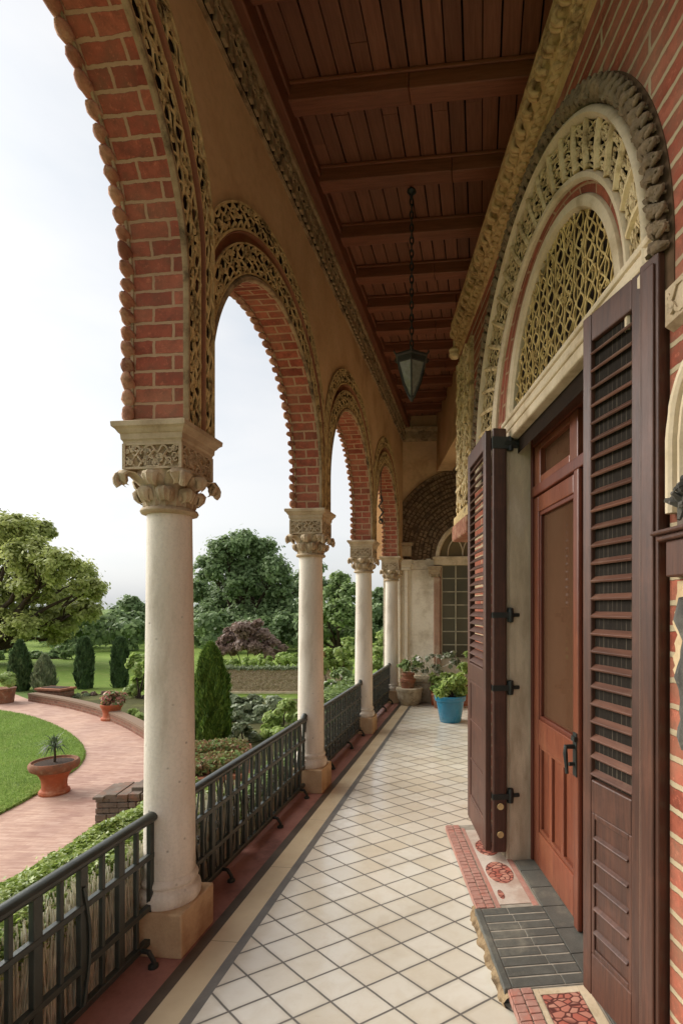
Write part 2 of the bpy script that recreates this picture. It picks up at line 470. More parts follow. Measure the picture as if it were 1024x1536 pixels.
M['ground'] = mat_lawn('meadow ground', rgb(98,122,60), rgb(114,134,72), rgb(80,102,50))
M['bed'] = mat_lawn('planting bed earth', rgb(84,82,50), rgb(96,98,58), rgb(64,58,40))
def mat_weave():
    n = NT('woven brush wall'); co = n.coord()
    v = n.mapping(co, (5, 5, 1.4))
    a = n.vor(v, 9, 'DISTANCE_TO_EDGE'); b = n.noise(co, 18, 5, .7)
    col = n.mix(n.ramp(a, [(.02, 0), (.2, 1)]), rgb(130,108,84), rgb(206,186,156))
    col = n.mix(n.math('MULTIPLY', b, .5), col, rgb(160,136,108))
    n.bump(n.math('ADD', a, b), .8, .03)
    return n.fin(col, .95, .1)
M['weave'] = mat_weave()
M['brick_low'] = mat_brick('low garden brick', [rgb(120,78,62), rgb(134,90,72), rgb(146,100,80), rgb(110,70,58)], rgb(140,116,96), .22, .08, .012)
M['coping'] = mat_stone('brick coping', rgb(168,112,84), rgb(140,92,70), 9, .9, .4)
M['leaf_hedge'] = mat_leaf('box hedge leaf', rgb(124,150,56), rgb(158,178,76), rgb(198,212,124), .45, .32)
M['leaf_cyp'] = mat_leaf('bright cypress leaf', rgb(62,96,26), rgb(92,124,32), rgb(120,146,48), .25)
M['leaf_cypd'] = mat_leaf('dark cypress leaf', rgb(62,86,50), rgb(76,102,58), rgb(94,120,70), .25)
M['leaf_light'] = mat_leaf('light tree leaf', rgb(150,160,78), rgb(176,184,98), rgb(204,208,132), .5)
M['leaf_dark'] = mat_leaf('dark tree leaf', rgb(108,132,82), rgb(128,152,94), rgb(156,176,120), .45)
M['leaf_mid'] = mat_leaf('mid green leaf', rgb(106,130,68), rgb(128,152,82), rgb(154,174,104), .45)
M['leaf_grey'] = mat_leaf('grey green leaf', rgb(112,126,88), rgb(136,148,108), rgb(162,170,134), .35)
M['leaf_red'] = mat_leaf('red brown leaf', rgb(128,102,88), rgb(146,118,102), rgb(162,134,116), .35)
M['leaf_bright'] = mat_leaf('bright shrub leaf', rgb(132,160,64), rgb(160,182,86), rgb(188,202,124), .45)
M['leaf_sedum'] = mat_leaf('sedum leaf', rgb(128,116,62), rgb(156,132,84), rgb(150,96,70), .25)
M['petal_pink'] = mat_leaf('pink flower', rgb(200,116,104), rgb(216,150,132), rgb(228,188,164), .3)
M['petal_white'] = mat_leaf('white flower', rgb(226,222,208), rgb(236,232,220), rgb(240,236,226), .3)
M['spike'] = mat_leaf('spiky palm leaf', rgb(58,74,44), rgb(72,92,54), rgb(88,104,66), .2)
# ------------------------------------------------------------------ frames
dA = Vector((.107, 1, 0)).normalized()
A0 = Vector((-1.593 + .107*2.743, 2.743, 0))
ROT_A = math.atan2(dA.y, dA.x)
SP = 2.299
def A(s, t, z=0):            # t toward the room
    n = Vector((dA.y, -dA.x, 0))
    return A0 + dA*s + n*t + Vector((0, 0, z))
dW = Vector((-.114, 1, 0)).normalized()
ROT_W = math.atan2(dW.y, dW.x)
W0 = Vector((.985, 0, 0))
K = math.sqrt(1 + .114**2)
def Wp(Y, t, z=0):
    n = Vector((-dW.y, dW.x, 0))
    return W0 + dW*(Y*K) + n*t + Vector((0, 0, z))
GZ = -1.3

def strands(mb, fn, L, Wd, n, wl, amp, r, step=.014, seed=0, curls=0, sides=4, jitter=.3, clip=None, cr=(.010, .02)):
    """interlaced carved tendrils; fn(u along, v across, h out) -> point"""
    g = random.Random(seed)
    N = max(6, int(L/step))
    for i in range(n):
        v0 = (i + .5)/n*Wd
        ph = PI*(i % 2); a2 = g.uniform(0, 6); a3 = g.uniform(.6, 1.4)
        seg = []
        for k in range(N+1):
            u = L*k/N
            v = v0 + amp*math.sin(2*PI*u/wl + ph + jitter*math.sin(u*9*a3 + a2)) + jitter*amp*.6*math.sin(u*23*a3 + a2*2)
            v = min(max(v, 0), Wd)
            h = .004*math.sin(2*PI*u/wl*1.0 + ph*2 + i)
            if clip and not clip(u, v):
                if len(seg) > 2: mb.tube(seg, r, sides, False)
                seg = []; continue
            seg.append(fn(u, v, h))
        if len(seg) > 2: mb.tube(seg, r, sides, False)
    for _ in range(curls):
        u0 = g.uniform(0, L); v0 = g.uniform(.05, .95)*Wd; rr = g.uniform(*cr); a0 = g.uniform(0, 6); tr = g.uniform(3.5, 6.5)
        pts = []
        for k in range(9):
            w = a0 + tr*k/8; q = rr*(1 - .055*k)
            u = u0 + q*math.cos(w); v = v0 + q*math.sin(w)
            if v < 0 or v > Wd or u < 0 or u > L or (clip and not clip(u, v)): continue
            pts.append(fn(u, v, .004))
        if len(pts) > 3: mb.tube(pts, r*.85, sides, False)

# ------------------------------------------------------------------ column
def make_column():
    t = thing('column', '', 'column')
    p = MB().box(-.158, .158, -.155, .155, 0, .215)
    p.build('plinth', M['plinth'], t, bevel=.008)
    b = MB()
    prof = [(.146,.15),(.153,.165),(.156,.19),(.151,.213),(.139,.226),(.133,.232),(.132,.240),(.139,.247),(.142,.258),(.138,.270),(.131,.277),(.129,.284)]
    b.lathe([(r*.97, z + .065) for r, z in prof], 48); b.build('base', M['column'], t, smooth=True)
    s = MB(); prof = []
    for i in range(15):
        f = i/14; r = .122 - .016*f**1.4
        prof.append((r, .345 + f*1.84))
    s.lathe(prof, 48); s.build('shaft', M['column'], t, smooth=True)
    c = MB()
    c.lathe([(.117,2.168),(.132,2.172),(.138,2.183),(.132,2.196),(.118,2.2),(.112,2.215),(.113,2.26),(.122,2.31),(.142,2.36),(.155,2.385),(.15,2.39)], 40)
    # fluted leaves around the bell, curling over at the top
    for row, (n, zt, ro, w0) in enumerate([(8, 2.30, .165, .050), (8, 2.37, .190, .052)]):
        for k in range(n):
            a = 2*PI*(k + .5*(row == 0))/n
            corner = row == 1 and k % 2 == 1
            rr = ro + (.040 if corner else -.004); zz = zt + (.0 if corner else -.006)
            path = [(.116, 2.205), (.119, 2.25), (.130, zz - .06), ((.13+rr)/2 + .004, zz - .012), (rr - .012, zz), (rr + .004, zz - .018), (rr - .004, zz - .05), (rr - .018, zz - .062)]
            rows = []
            for j, (r_, z_) in enumerate(path):
                f = j/(len(path)-1)
                wd = w0*(.75 + .5*math.sin(PI*min(1, f*1.15)))*(1.25 if corner else 1)
                row_ = []
                for m in range(7):
                    q = (m-3)/3
                    lob = 1 - .22*abs(math.sin(j*1.9))*(abs(q) > .9)
                    dr = -.012*q*q + .007*(1 - abs(q)) + .003*math.cos(q*9)
                    ca, sa = math.cos(a), math.sin(a)
                    x = (r_ + dr); y = q*wd*.5*lob*1.6
                    row_.append((x*ca - y*sa, x*sa + y*ca, z_ - .008*q*q*(j > 3)))
                rows.append(row_)
            c.sheet(rows)
            inner = [[(x*.965, y*.965, z - .006) for x, y, z in r_] for r_ in rows]
            c.sheet([list(reversed(r_)) for r_ in inner])
            for m0 in (0, 6):
                c.sheet([[r_[m0] for r_ in rows], [r_[m0] for r_ in inner]])
            c.sheet([rows[-1], inner[-1]])
            if corner:   # hanging volute drop
                pts = []
                for j in range(12):
                    w = -1.2 + j*.62; q = .030*(1 - j*.055)
                    rad = rr - .012 + q*math.cos(w)
                    pts.append((rad*math.cos(a), rad*math.sin(a), zz - .045 + q*1.25*math.sin(w)))
                c.tube(pts, [.016 - .0007*j for j in range(12)], 7)
    o = c.build('capital_leaves', M['stone'], t, smooth=True, angle=50)
    f = MB().box(-.142, .142, -.142, .142, 2.375, 2.50)
    f.build('frieze_block', M['stone_dark'], t)
    fr = MB()
    for q in range(4):
        Rm = Matrix.Rotation(q*PI/2, 3, 'Z')
        fn = lambda u, v, h: Rm @ Vector((-.138 + u, -.144 - h*.8, 2.386 + v))
        strands(fr, fn, .276, .104, 4, .069, .017, .0062, .007, seed=q+3, curls=34, jitter=.5, cr=(.010, .018))
        for z in (2.380, 2.496):
            fr.tube([Rm @ Vector((-.150, -.147, z)), Rm @ Vector((.150, -.147, z))], .0075, 4)
        fr.tube([Rm @ Vector((-.146, -.146, 2.376)), Rm @ Vector((-.146, -.146, 2.5))], .011, 4)
    fr.build('carved_frieze', M['stone'], t)
    a = MB()
    def ring(h, z): return [(-h,-h,z),(h,-h,z),(h,h,z),(-h,h,z),(-h,-h,z)]
    pr = [(.10,2.502),(.150,2.502),(.152,2.512),(.158,2.52),(.160,2.545),(.166,2.55),(.176,2.566),(.188,2.576),(.190,2.598),(.184,2.602),(.02,2.602)]
    a.sheet([ring(h, z) for h, z in pr])
    a.build('abacus', M['stone'], t)
    return t
COLS = ['tall pale column nearest the viewer, railings tied to both its sides',
        'second pale column along the arcade, with a dark chipped mark halfway up its shaft',
        'third pale column along the arcade, in front of light green shrubs',
        'farthest pale column of the arcade, beside the far wall and the potted plants']
col0 = make_column()
for i in range(4):
    o = col0 if i == 0 else dup(col0)
    o.location = A(i*SP, 0); o.rotation_euler = (0, 0, ROT_A)
    tag(o, COLS[i], 'column', 'columns of the arcade')
chip = MB()
chip.tube([(-.008,-.128,1.28),(.006,-.131,1.262),(.018,-.130,1.247),(.012,-.131,1.232),(.002,-.132,1.226)], .0055, 5)
col1b = [o for o in bpy.data.objects if o.name.startswith('column') and o.parent is None][1]
Rm = Matrix.Rotation(R(30), 4, 'Z')
chip.v = [tuple(Rm @ Vector(p)) for p in chip.v]
chip.build('chipped_mark', M['stone_dark'], col1b)

# ------------------------------------------------------------------ arches
def half_curve(hs, stilt, rise, n1, n2, flip=False):
    Rr = (rise*rise + hs*hs)/(2*hs); cx = -hs + Rr
    phi0 = math.atan2(rise, -cx)
    pts = [(-hs, stilt*i/n1) for i in range(n1)]
    pts += [(cx + Rr*math.cos(PI + (phi0 - PI)*i/n2), stilt + Rr*math.sin(PI + (phi0 - PI)*i/n2)) for i in range(n2+1)]
    return pts
def full_curve(hs, stilt, rise, n1=14, n2=46):
    h = half_curve(hs, stilt, rise, n1, n2)
    return h + [(-x, z) for x, z in reversed(h[:-1])]
def ellipse_curve(hs, stilt, rise, n1=14, n2=46):
    h = [(-hs, stilt*i/n1) for i in range(n1)] + [(-hs*math.cos(PI/2*i/n2), stilt + rise*math.sin(PI/2*i/n2)) for i in range(n2+1)]
    return h + [(-x, z) for x, z in reversed(h[:-1])]
YI, YO = -.125, .125        # room face and garden face
def set_arch(stilt, rise, estilt, erise, ehs=1.1495):
    global C_, E_, NU, Lc, LT
    C_ = full_curve(1.0, stilt, rise); E_ = ellipse_curve(ehs, estilt, erise)
    NU = len(C_); Lc = [0.0]
    for i in range(1, NU): Lc.append(Lc[-1] + math.dist(C_[i], C_[i-1]))
    LT = Lc[-1]
NEAR = (.62, 1.12, 1.02, 1.12)
REST = (.28, 1.02, .70, 1.03)
set_arch(*NEAR, 1.272)
def arch_at(u, f):
    """u = arc length on the intrados"""
    import bisect
    i = min(max(bisect.bisect_right(Lc, u) - 1, 0), NU-2)
    k = (u - Lc[i])/(Lc[i+1] - Lc[i])
    a = [C_[i][j] + k*(C_[i+1][j] - C_[i][j]) for j in (0, 1)]
    b = [E_[i][j] + k*(E_[i+1][j] - E_[i][j]) for j in (0, 1)]
    return a[0] + f*(b[0]-a[0]), a[1] + f*(b[1]-a[1])
def arch_sheet(mb, prof, uvl=False):
    rows = []; uv = []
    for i in range(NU):
        r_ = []; q = []
        for f, y in prof:
            x, z = C_[i][0] + f*(E_[i][0]-C_[i][0]), C_[i][1] + f*(E_[i][1]-C_[i][1])
            r_.append((x, y, z)); q.append((y if abs(prof[0][0]-prof[-1][0]) < 1e-6 else f*.4, Lc[i]))
        rows.append(r_); uv.append(q)
    mb.sheet(rows, uv if uvl else None)
def make_arch(off=0.0):
    t = thing('arch', '', 'arch')
    YI = -.125 - off
    m = MB(); arch_sheet(m, [(0, YI), (0, -.03), (0, .05), (0, YO)], True); m.build('brick_soffit', M['brick_arch'], t)
    m = MB(); arch_sheet(m, [(0, YO), (.5, YO+.001), (1, YO)], True); m.build('garden_face', M['brick_arch'], t)
    m = MB(); arch_sheet(m, [(0, YI), (.004, YI-.018), (.02, YI-.026), (.065, YI-.026), (.085, YI-.012), (.10, YI+.006)])
    m.build('roll_moulding', M['stone_dark'], t, smooth=True)
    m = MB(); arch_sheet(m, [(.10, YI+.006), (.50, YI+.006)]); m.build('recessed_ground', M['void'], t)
    m = MB()
    fn = lambda u, v, h: (lambda q: (q[0], YI - .010 - h*1.6, q[1]))(arch_at(u, .115 + v*1.23))
    strands(m, fn, LT, .30, 4, .105, .034, .0068, .014, seed=5, curls=190, jitter=.45, cr=(.010, .022))
    for f in (.11, .495): m.tube([(x, YI-.012, z) for x, z in (arch_at(LT*i/150, f) for i in range(151))], .007, 4)
    m.build('carved_band', M['straw_mid'], t)
    m = MB(); arch_sheet(m, [(.50, YI-.004), (.505, YI+.012), (.62, YI+.012), (.625, YI-.014), (.64, YI-.022), (.655, YI-.014), (.66, YI+.004)])
    m.build('plain_band', M['plaster_brown'], t, smooth=True)
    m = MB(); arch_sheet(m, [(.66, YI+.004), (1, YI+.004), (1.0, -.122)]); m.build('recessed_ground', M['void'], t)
    m = MB()
    fn = lambda u, v, h: (lambda q: (q[0], YI - .010 - h*1.6, q[1]))(arch_at(u, .67 + v*1.24))
    strands(m, fn, LT, .26, 3, .095, .034, .0068, .014, seed=9, curls=190, jitter=.45, cr=(.010, .022))
    for f in (.668, .995): m.tube([(x, YI-.012, z) for x, z in (arch_at(LT*i/150, f) for i in range(151))], .009, 4)
    m.build('carved_band', M['straw_mid'], t)
    m = MB()
    nb = int(LT/.078)
    for i in range(nb):
        u = (i + .5)*LT/nb
        x, z = arch_at(u, 0); x2, z2 = arch_at(u, .1)
        d = Vector((x-x2, 0, z-z2)).normalized()
        c = Vector((x, YO - .006, z)) + d*.012
        g = rnd.uniform(.72, 1.2)
        V = []; Fs = []
        tan = Vector((d.z, 0, -d.x))
        g2 = rnd.uniform(-.006, .006)
        for a_ in range(9):
            th = -PI/2 + PI*a_/8
            for b_ in range(10):
                ph = 2*PI*b_/10
                V.append(c + Vector((rnd.uniform(-1,1), rnd.uniform(-1,1), rnd.uniform(-1,1)))*.0028 + d*(.0175*g*math.cos(th)*math.cos(ph)*(1 + .25*math.sin(th)) - .004) + tan*(.052*g*math.sin(th) + g2) + Vector((0, .034*math.cos(th)*math.sin(ph), 0)))
        for a_ in range(8):
            for b_ in range(10):
                Fs.append((a_*10+b_, a_*10+(b_+1) % 10, (a_+1)*10+(b_+1) % 10, (a_+1)*10+b_))
        m.add(V, Fs)
    m.build('scalloped_trim', M['brick_trim'], t, smooth=True, angle=80)
    m = MB()
    arch_sheet(m, [(-.004, YO-.032), (-.022, YO-.030), (-.022, YO-.018), (-.004, YO-.016)])
    m.build('edge_fillet', M['stone_dark'], t)
    return t
M['plaster_brown'] = mat_stone('brown red plaster', rgb(150,100,72), rgb(124,80,58), 3, .85, .2, dirt=rgb(166,124,88))
def mat_trim():
    n = NT('moulded brick trim'); co = n.coord(); isl = n.island()
    c = n.ramp(isl, [(0, rgb(128,82,64)), (.4, rgb(162,110,86)), (.75, rgb(184,138,110)), (1, rgb(140,88,68))])
    a = n.noise(co, 28, 5, .7); b = n.noise(co, 9, 5, .7)
    c = n.mix(n.math('MULTIPLY', n.ramp(a, [(.45, 0), (.7, 1)]), .6), c, rgb(92,58,44))
    c = n.mix(n.math('MULTIPLY', n.ramp(b, [(.5, 0), (.7, 1)]), .6), c, rgb(206,172,138))
    n.bump(n.math('ADD', a, b), .8, .012)
    return n.fin(c, .9, .2)
M['brick_trim'] = mat_trim()
ARCH = ['largest brick arch cut off by the top of the view, springing from the nearest column',
        'brick arch between the nearest and the second column, seen whole with two carved rings',
        'brick arch between the second and the third column',
        'small farthest brick arch beside the far wall']
arch0 = make_arch(.034)
set_arch(*REST)
arch1 = make_arch()
for i in range(4):
    o = arch0 if i == 0 else arch1 if i == 1 else dup(arch1)
    o.location = A((i-.5)*SP, 0, 2.602); o.rotation_euler = (0, 0, ROT_A)
    tag(o, ARCH[i], 'arch', 'arches of the arcade')

# ------------------------------------------------------------------ arcade wall above the arches
S_END = 7.43
ZC = 4.84      # cornice bottom
ZCEIL = 5.33
aw = thing('arcade_wall', 'ochre plastered wall above the row of brick arches', 'wall', A(0, 0, 2.602), ROT_A)
m = MB(); m2 = MB()
for b in range(-1, 3):
    sm = (b + .5)*SP
    set_arch(*(NEAR if b < 0 else REST))
    for side, y in ((0, YI), (1, YO)):
        rows = []
        for i in range(NU):
            x, z = E_[i]
            if i and abs(x - E_[i-1][0]) < 1e-5: continue
            rows.append([(sm + x, y, z), (sm + x, y, ZCEIL - 2.602)])
        (m if side == 0 else m2).sheet(rows)
# stretch beyond the last column down to its impost, and the stretch behind the viewer
m.box(3*SP, S_END + .1, YI, YO, 0.0, ZCEIL - 2.602)
m.build('spandrel', M['plaster'], aw); m2.build('garden_side', M['brick_flat'] if 'brick_flat' in M else M['plaster'], aw)
def relief_strip(name, mat, parent, s0, s1, prof, relief, step, place, smooth=True):
    """prof(v)->(t,z) v in 0..1; relief(s,v)->outward displacement"""
    n = int((s1-s0)/step); rows = []
    nv = len(prof)
    for i in range(n+1):
        s = s0 + (s1-s0)*i/n
        r_ = []
        for k, (t, z) in enumerate(prof):
            r_.append(place(s, t + relief(s, z), z))
        rows.append(r_)
    return MB().sheet(rows).build(name, mat, parent, smooth=smooth, angle=60)
def densify(p, n):
    out = []
    for a, b in zip(p[:-1], p[1:]):
        k = max(1, int(math.dist(a, b)/n))
        out += [(a[0] + (b[0]-a[0])*j/k, a[1] + (b[1]-a[1])*j/k) for j in range(k)]
    return out + [p[-1]]
def cornice_relief(s, z):
    d = 0
    if False:
        q = (s/.088) % 1 - .5
        rr = math.hypot(q*.088, z - .058)
        if rr < .030: d -= .055*min(1, (.030-rr)/.008)
    if False:
        q = (s/.07 + z*4) % 1
        d += .030*math.sin(2*PI*q)*math.sin(PI*(z-.115)/.1) + .018*noise.noise(Vector((s*30, z*40, 1)))
    d += .004*noise.noise(Vector((s*18, z*50, 4)))
    return d
pf = densify([(.125,0),(.142,.0),(.146,.016),(.150,.020),(.140,.024),(.140,.094),(.172,.100),(.178,.108),(.150,.112),(.155,.208),(.20,.216),(.206,.24),(.206,.26)], .012)
relief_strip('cornice', M['cornice_a'] if 'cornice_a' in M else M['stone_dark'], aw, -2.6, S_END, pf, cornice_relief, .0125, lambda s, t, z: (s, -t, z + ZC - 2.602))
m = MB().box(-2.6, S_END, -.152, -.12, ZC + .018 - 2.602, ZC + .10 - 2.602); m.box(-2.6, S_END, -.166, -.12, ZC + .108 - 2.602, ZC + .215 - 2.602)
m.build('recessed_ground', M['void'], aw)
m = MB(); g = random.Random(2); u = -2.6
zb = ZC - 2.602
while u < S_END:
    m.box(u, u + .052, -.176, -.15, zb + .024, zb + .096); u += .086
fn = lambda u, v, h: (-2.6 + u, -.172 - h*2, zb + .114 + v)
strands(m, fn, S_END + 2.6, .095, 3, .12, .022, .0095, .02, seed=61, curls=500, jitter=.4, cr=(.014, .024))
m.build('cornice_carving', M['stone_dark'], aw)
l = MB().box(-2.6, S_END, -.27, -.10, ZC + .245 - 2.602, ZC + .40 - 2.602)
l.box(-2.6, S_END, -.285, -.10, ZC + .40 - 2.602, ZCEIL - 2.602)
l.build('wall_plate', M['ledger'], aw, bevel=.012)

# ------------------------------------------------------------------ ceiling
ce = thing('porch_ceiling', 'dark red brown boarded timber ceiling with cross beams', 'ceiling', A(0, 0, ZCEIL), ROT_A)
m = MB()
for i in range(30):
    t0 = .14 + i*.122
    g = rnd.uniform(.007, .014)
    cut = -2.6
    while cut < S_END + .2:
        ln = rnd.uniform(2.4, 4.5); e = min(cut + ln, S_END + .2)
        m.box(cut + .002, e - .002, -(t0 + .122 - g), -t0, rnd.uniform(-.004, .0), .03)
        cut = e
m.build('boards', M['ceil'], ce)
MB().box(-2.6, S_END + .2, -3.9, 0, .05, .08).build('roof_deck', M['void'], ce)
for s in [-.36, .33, 1.04, 1.75, 2.42, 3.04, 3.60, 4.15, 4.70, 5.25, 5.80, 6.35, 6.90]:
    b = MB(); cut = rnd.uniform(.9, 1.5)
    b.box(s - .065, s + .065, -cut + .001, -.2, -.13, -.002)
    b.box(s - .063, s + .064, -3.7, -cut - .001, -.131, -.003)
    b.box(s - .085, s - .066, -3.7, -.2, -.03, -.004); b.box(s + .066, s + .085, -3.7, -.2, -.03, -.004)
    b.build('beam', M['beam'], ce, bevel=.008)

# ------------------------------------------------------------------ end wall
ew = thing('end_wall', 'far end wall of the porch, brown plaster above cream panels and an arched window', 'wall', A(S_END, 0), ROT_A - PI/2)
# local x toward the room's right, y away from the viewer
m = MB(); m.box(-.6, 3.6, .02, .2, 2.62, ZCEIL); m.build('upper_plaster', M['plaster'], ew)
m = MB(); m.box(-.25, 3.6, .02, .2, 0, 2.62); m.build('cream_panel', M['plaster_cream'], ew)
pfe = densify([(0,0),(.03,0),(.05,.03),(.06,.05),(.07,.17),(.09,.18),(.11,.21),(.12,.25)], .012)
relief_strip('cornice', M['stone_dark'], ew, -.1, 3.2, [(t, z) for t, z in pfe], lambda s, z: cornice_relief(s, z*.9 - .0), .0125, lambda s, t, z: (s, .02 - t, z + ZC))
cxw, zsp = 1.40, 2.62
# studded carved rings
M['stud'] = mat_stone('dark moulded brickwork', rgb(140,116,88), rgb(92,72,54), 9, .9, .6, dirt=rgb(70,54,42))
m = MB()
def ell(r, th, k=1.06): return (cxw - r*math.cos(th), zsp + r*k*math.sin(th))
rows = []
for i in range(60):
    th = PI*i/59
    rows.append([(max(.06, x), .012, z) for x, z in (ell(.66, th), ell(1.60, th))])
m.sheet(rows); m.box(.06, .5, -.006, .018, zsp - .02, zsp + 1.0)
m.build('recessed_ground', M['recess'], ew)
m = MB()
for q, r_ in enumerate(np.linspace(.71, 1.57, 12)):
    for i in range(int(PI*r_/.062)):
        th = PI*(i + .5*(q % 2) + rnd.uniform(-.12, .12))/int(PI*r_/.062)
        x, z = ell(r_ + rnd.uniform(-.008, .008), th)
        if x < .10: continue
        T = Matrix.Translation((x, .0, z)) @ Matrix.Rotation(-(PI/2 - th), 4, 'Y')
        m.box(-.027*rnd.uniform(.8, 1.05), .027*rnd.uniform(.8, 1.05), -.020*rnd.uniform(.5, 1.3), .014, -.029, .029, T)
for r_ in (.67, 1.10, 1.61):
    pts = []
    for i in range(70):
        x, z = ell(r_, PI*i/69)
        if x > .08: pts.append((x, -.012, z))
    m.tube(pts, .018, 6)
for j in range(16):
    for i in range(6):
        z = zsp + .03 + j*.062; x = .10 + i*.062
        if math.hypot(x - cxw, (z - zsp)/1.06) > 1.63: m.box(x, x + .045, -.020, .014, z, z + .030)
m.build('studded_carving', M['stud'], ew)
# arch, lunette, window
m = MB(); rows = []
for i in range(50):
    th = PI*i/49
    rows.append([(ell(r_, th)[0], y, ell(r_, th)[1]) for r_, y in ((.655, .0), (.65, -.05), (.60, -.06), (.575, -.04), (.57, .05))])
m.sheet(rows); m.build('arch_frame', M['cream_stone'], ew, smooth=True)
m = MB(); rows = [[(ell(.575, PI*i/49)[0], .017, ell(.575, PI*i/49)[1]), (cxw, .017, zsp)] for i in range(50)]
m.sheet(rows); lun = m.build('lunette', M['pane_warm'], ew)
m = MB()
for off in (-.28, 0, .28):
    m.tube([(cxw + off - .14 + .14*(1-math.cos(PI*k/12)), .0, zsp + .05 + .30*math.sin(PI*k/12)) for k in range(13)], .012, 5)
for x in (-.28, 0.0, .28): m.tube([(cxw + x, 0, zsp + .35), (cxw + x*1.2, 0, zsp + .48)], .010, 5)
m.build('lunette_bars', M['cream_stone'], lun)
m = MB().box(cxw - .68, cxw + .68, -.08, .03, zsp - .13, zsp + .0); m.box(cxw - .70, cxw + .70, -.10, .03, zsp - .02, zsp + .03)
m.build('lintel', M['cream_stone'], ew, bevel=.01)
wn = MB().box(cxw - .55, cxw + .55, .0, .03, .75, zsp - .13).build('window', M['pane_old'], ew)
m = MB()
for x in (-.53, -.27, 0, .27, .53): m.box(cxw + x - .014, cxw + x + .014, -.028, -.002, .75, zsp - .13)
for k in range(8):
    z = .75 + k*(zsp - .88)/7; m.box(cxw - .55, cxw + .55, -.024, -.003, z - .011, z + .011)
m.build('muntins', M['muntin'], wn)
m = MB()
for sx in (-1, 1):
    m.box(cxw + sx*.62 - .06, cxw + sx*.62 + .06, -.07, .025, .55, zsp - .35)
    m.box(cxw + sx*.545 - .012, cxw + sx*.545 + .012, -.05, .025, .75, zsp - .13)
m.build('window_jamb', mat_stone('faded rose stone', rgb(172,136,112), rgb(146,112,92), 6, .8, .3, dirt=rgb(190,164,138)), ew, bevel=.012)
m = MB()
for sx in (-1, 1):
    T = Matrix.Translation((cxw + sx*.66, -.05, zsp - .35))
    m.box(-.075, .075, -.05, .06, 0, .02, T); 
    for j in range(6):
        w = .075 + j*.012; m.box(-w, w, -.05 - j*.008, .06, .02 + j*.03, .05 + j*.03, T)
    for q in range(5):
        m.tube([(cxw + sx*.66 - .1 + .05*q, -.10 - .01*math.sin(k*1.3 + q), zsp - .34 + k*.022) for k in range(9)], .013, 5)
m.build('pilaster_capital', M['stone'], ew, bevel=.008)
m = MB()
for x in (.02, .16): m.box(x, x + .07, -.06 if x < .1 else -.03, .025, .0, 2.60)
m.box(-.03, .30, -.09, .025, 2.46, 2.50); m.box(-.05, .32, -.11, .025, 2.50, 2.60); m.box(-.02, .28, -.08, .025, 2.40, 2.46)
m.box(.30, .76, -.0, .023, .0, 2.42)
m.build('corner_pilaster', M['plaster_cream'], ew, bevel=.01)
m = MB().box(-.02, .3, -.10, -.02, 2.66, 2.86); m.box(-.05, .32, -.12, -.01, 2.86, 2.92); m.build('impost_block', M['stone'], ew, bevel=.01)

# ------------------------------------------------------------------ portal wall
M['cornice_gold'] = mat_stone('ochre cornice carving', rgb(214,180,130), rgb(184,148,100), 12, .9, .5, dirt=rgb(112,86,56))
pw = thing('portal_wall', 'red brick wall round the doorway with broad mortar lines and a carved arch', 'wall', W0, ROT_W)
ZS = 2.85
RINGS = [(2.05,3.50,1.90),(1.99,3.64,1.97),(1.95,3.88,2.05),(1.92,3.98,2.10),(1.82,4.42,2.38),(1.79,4.49,2.44),(1.68,4.64,2.53)]
def ringpt(g, th):
    """g: real ring index, interpolated"""
    i = min(int(g), len(RINGS)-2); k = g - i
    n, f, h = [RINGS[i][j] + k*(RINGS[i+1][j]-RINGS[i][j]) for j in range(3)]
    c, a, b = (n+f)/2*K, (f-n)/2*K, h + EYE - ZS
    return c + a*math.cos(th), ZS + b*math.sin(th)      # th=0 far foot
NT_ = 96
TH = [PI*i/NT_ for i in range(NT_+1)]
def ring_sheet(mb, prof, leg=2.70):
    rows = []
    def row(th, z=None): return [(ringpt(g, th)[0], y, ringpt(g, th)[1] if z is None else z) for g, y in prof]
    rows.append(row(0, leg))
    for th in TH: rows.append(row(th))
    rows.append(row(PI, leg))
    mb.sheet(rows)
TOPZ = 4.36
X0, X1 = -1.6, 5.36*K
m = MB()
def quad(x0, x1, z0, z1): m.add([(x0,0,z0),(x1,0,z0),(x1,0,z1),(x0,0,z1)], [(0,1,2,3)], [[(x0,z0),(x1,z0),(x1,z1),(x0,z1)]])
RO = RINGS[-1]
quad(X0, 1.72, 0, 2.70); quad(X0, RO[0]*K, 2.70, ZS); quad(X0, RO[0]*K, ZS, TOPZ)
quad(RO[1]*K, X1, 2.70, TOPZ); quad(3.58*K, 4.72*K, 0, 2.45); quad(3.58*K, X1, 2.45, 2.70)
rows = []; uv = []
for th in TH:
    x, z = ringpt(6, th)
    rows.append([(x, 0, z), (x, 0, TOPZ)]); uv.append([(x, z), (x, TOPZ)])
m.sheet(rows, uv)
m.add([(4.72*K,0,0),(4.72*K,-.6,0),(4.72*K,-.6,2.45),(4.72*K,0,2.45)], [(0,1,2,3)], [[(0,0),(.6,0),(.6,TOPZ),(0,TOPZ)]])
m.add([(4.72*K,0,2.45),(4.72*K,-.6,2.45),(X1,-.6,2.45),(X1,0,2.45)], [(0,1,2,3)], [[(0,0),(.6,0),(.6,.3),(0,.3)]])
m.add([(X1,0,2.45),(X1,-.6,2.45),(X1,-.6,TOPZ),(X1,0,TOPZ)], [(0,1,2,3)], [[(0,0),(.6,0),(.6,TOPZ),(0,TOPZ)]])
m.build('brick_face', M['brick_wall'], pw)
MB().box(X0, 4.70*K, -.62, -.32, 0, TOPZ).build('wall_core', M['void'], pw)
MB().box(X0, X1 + 5, -.7, -.42, TOPZ - .1, ZCEIL).build('attic_wall', M['plaster'], pw)
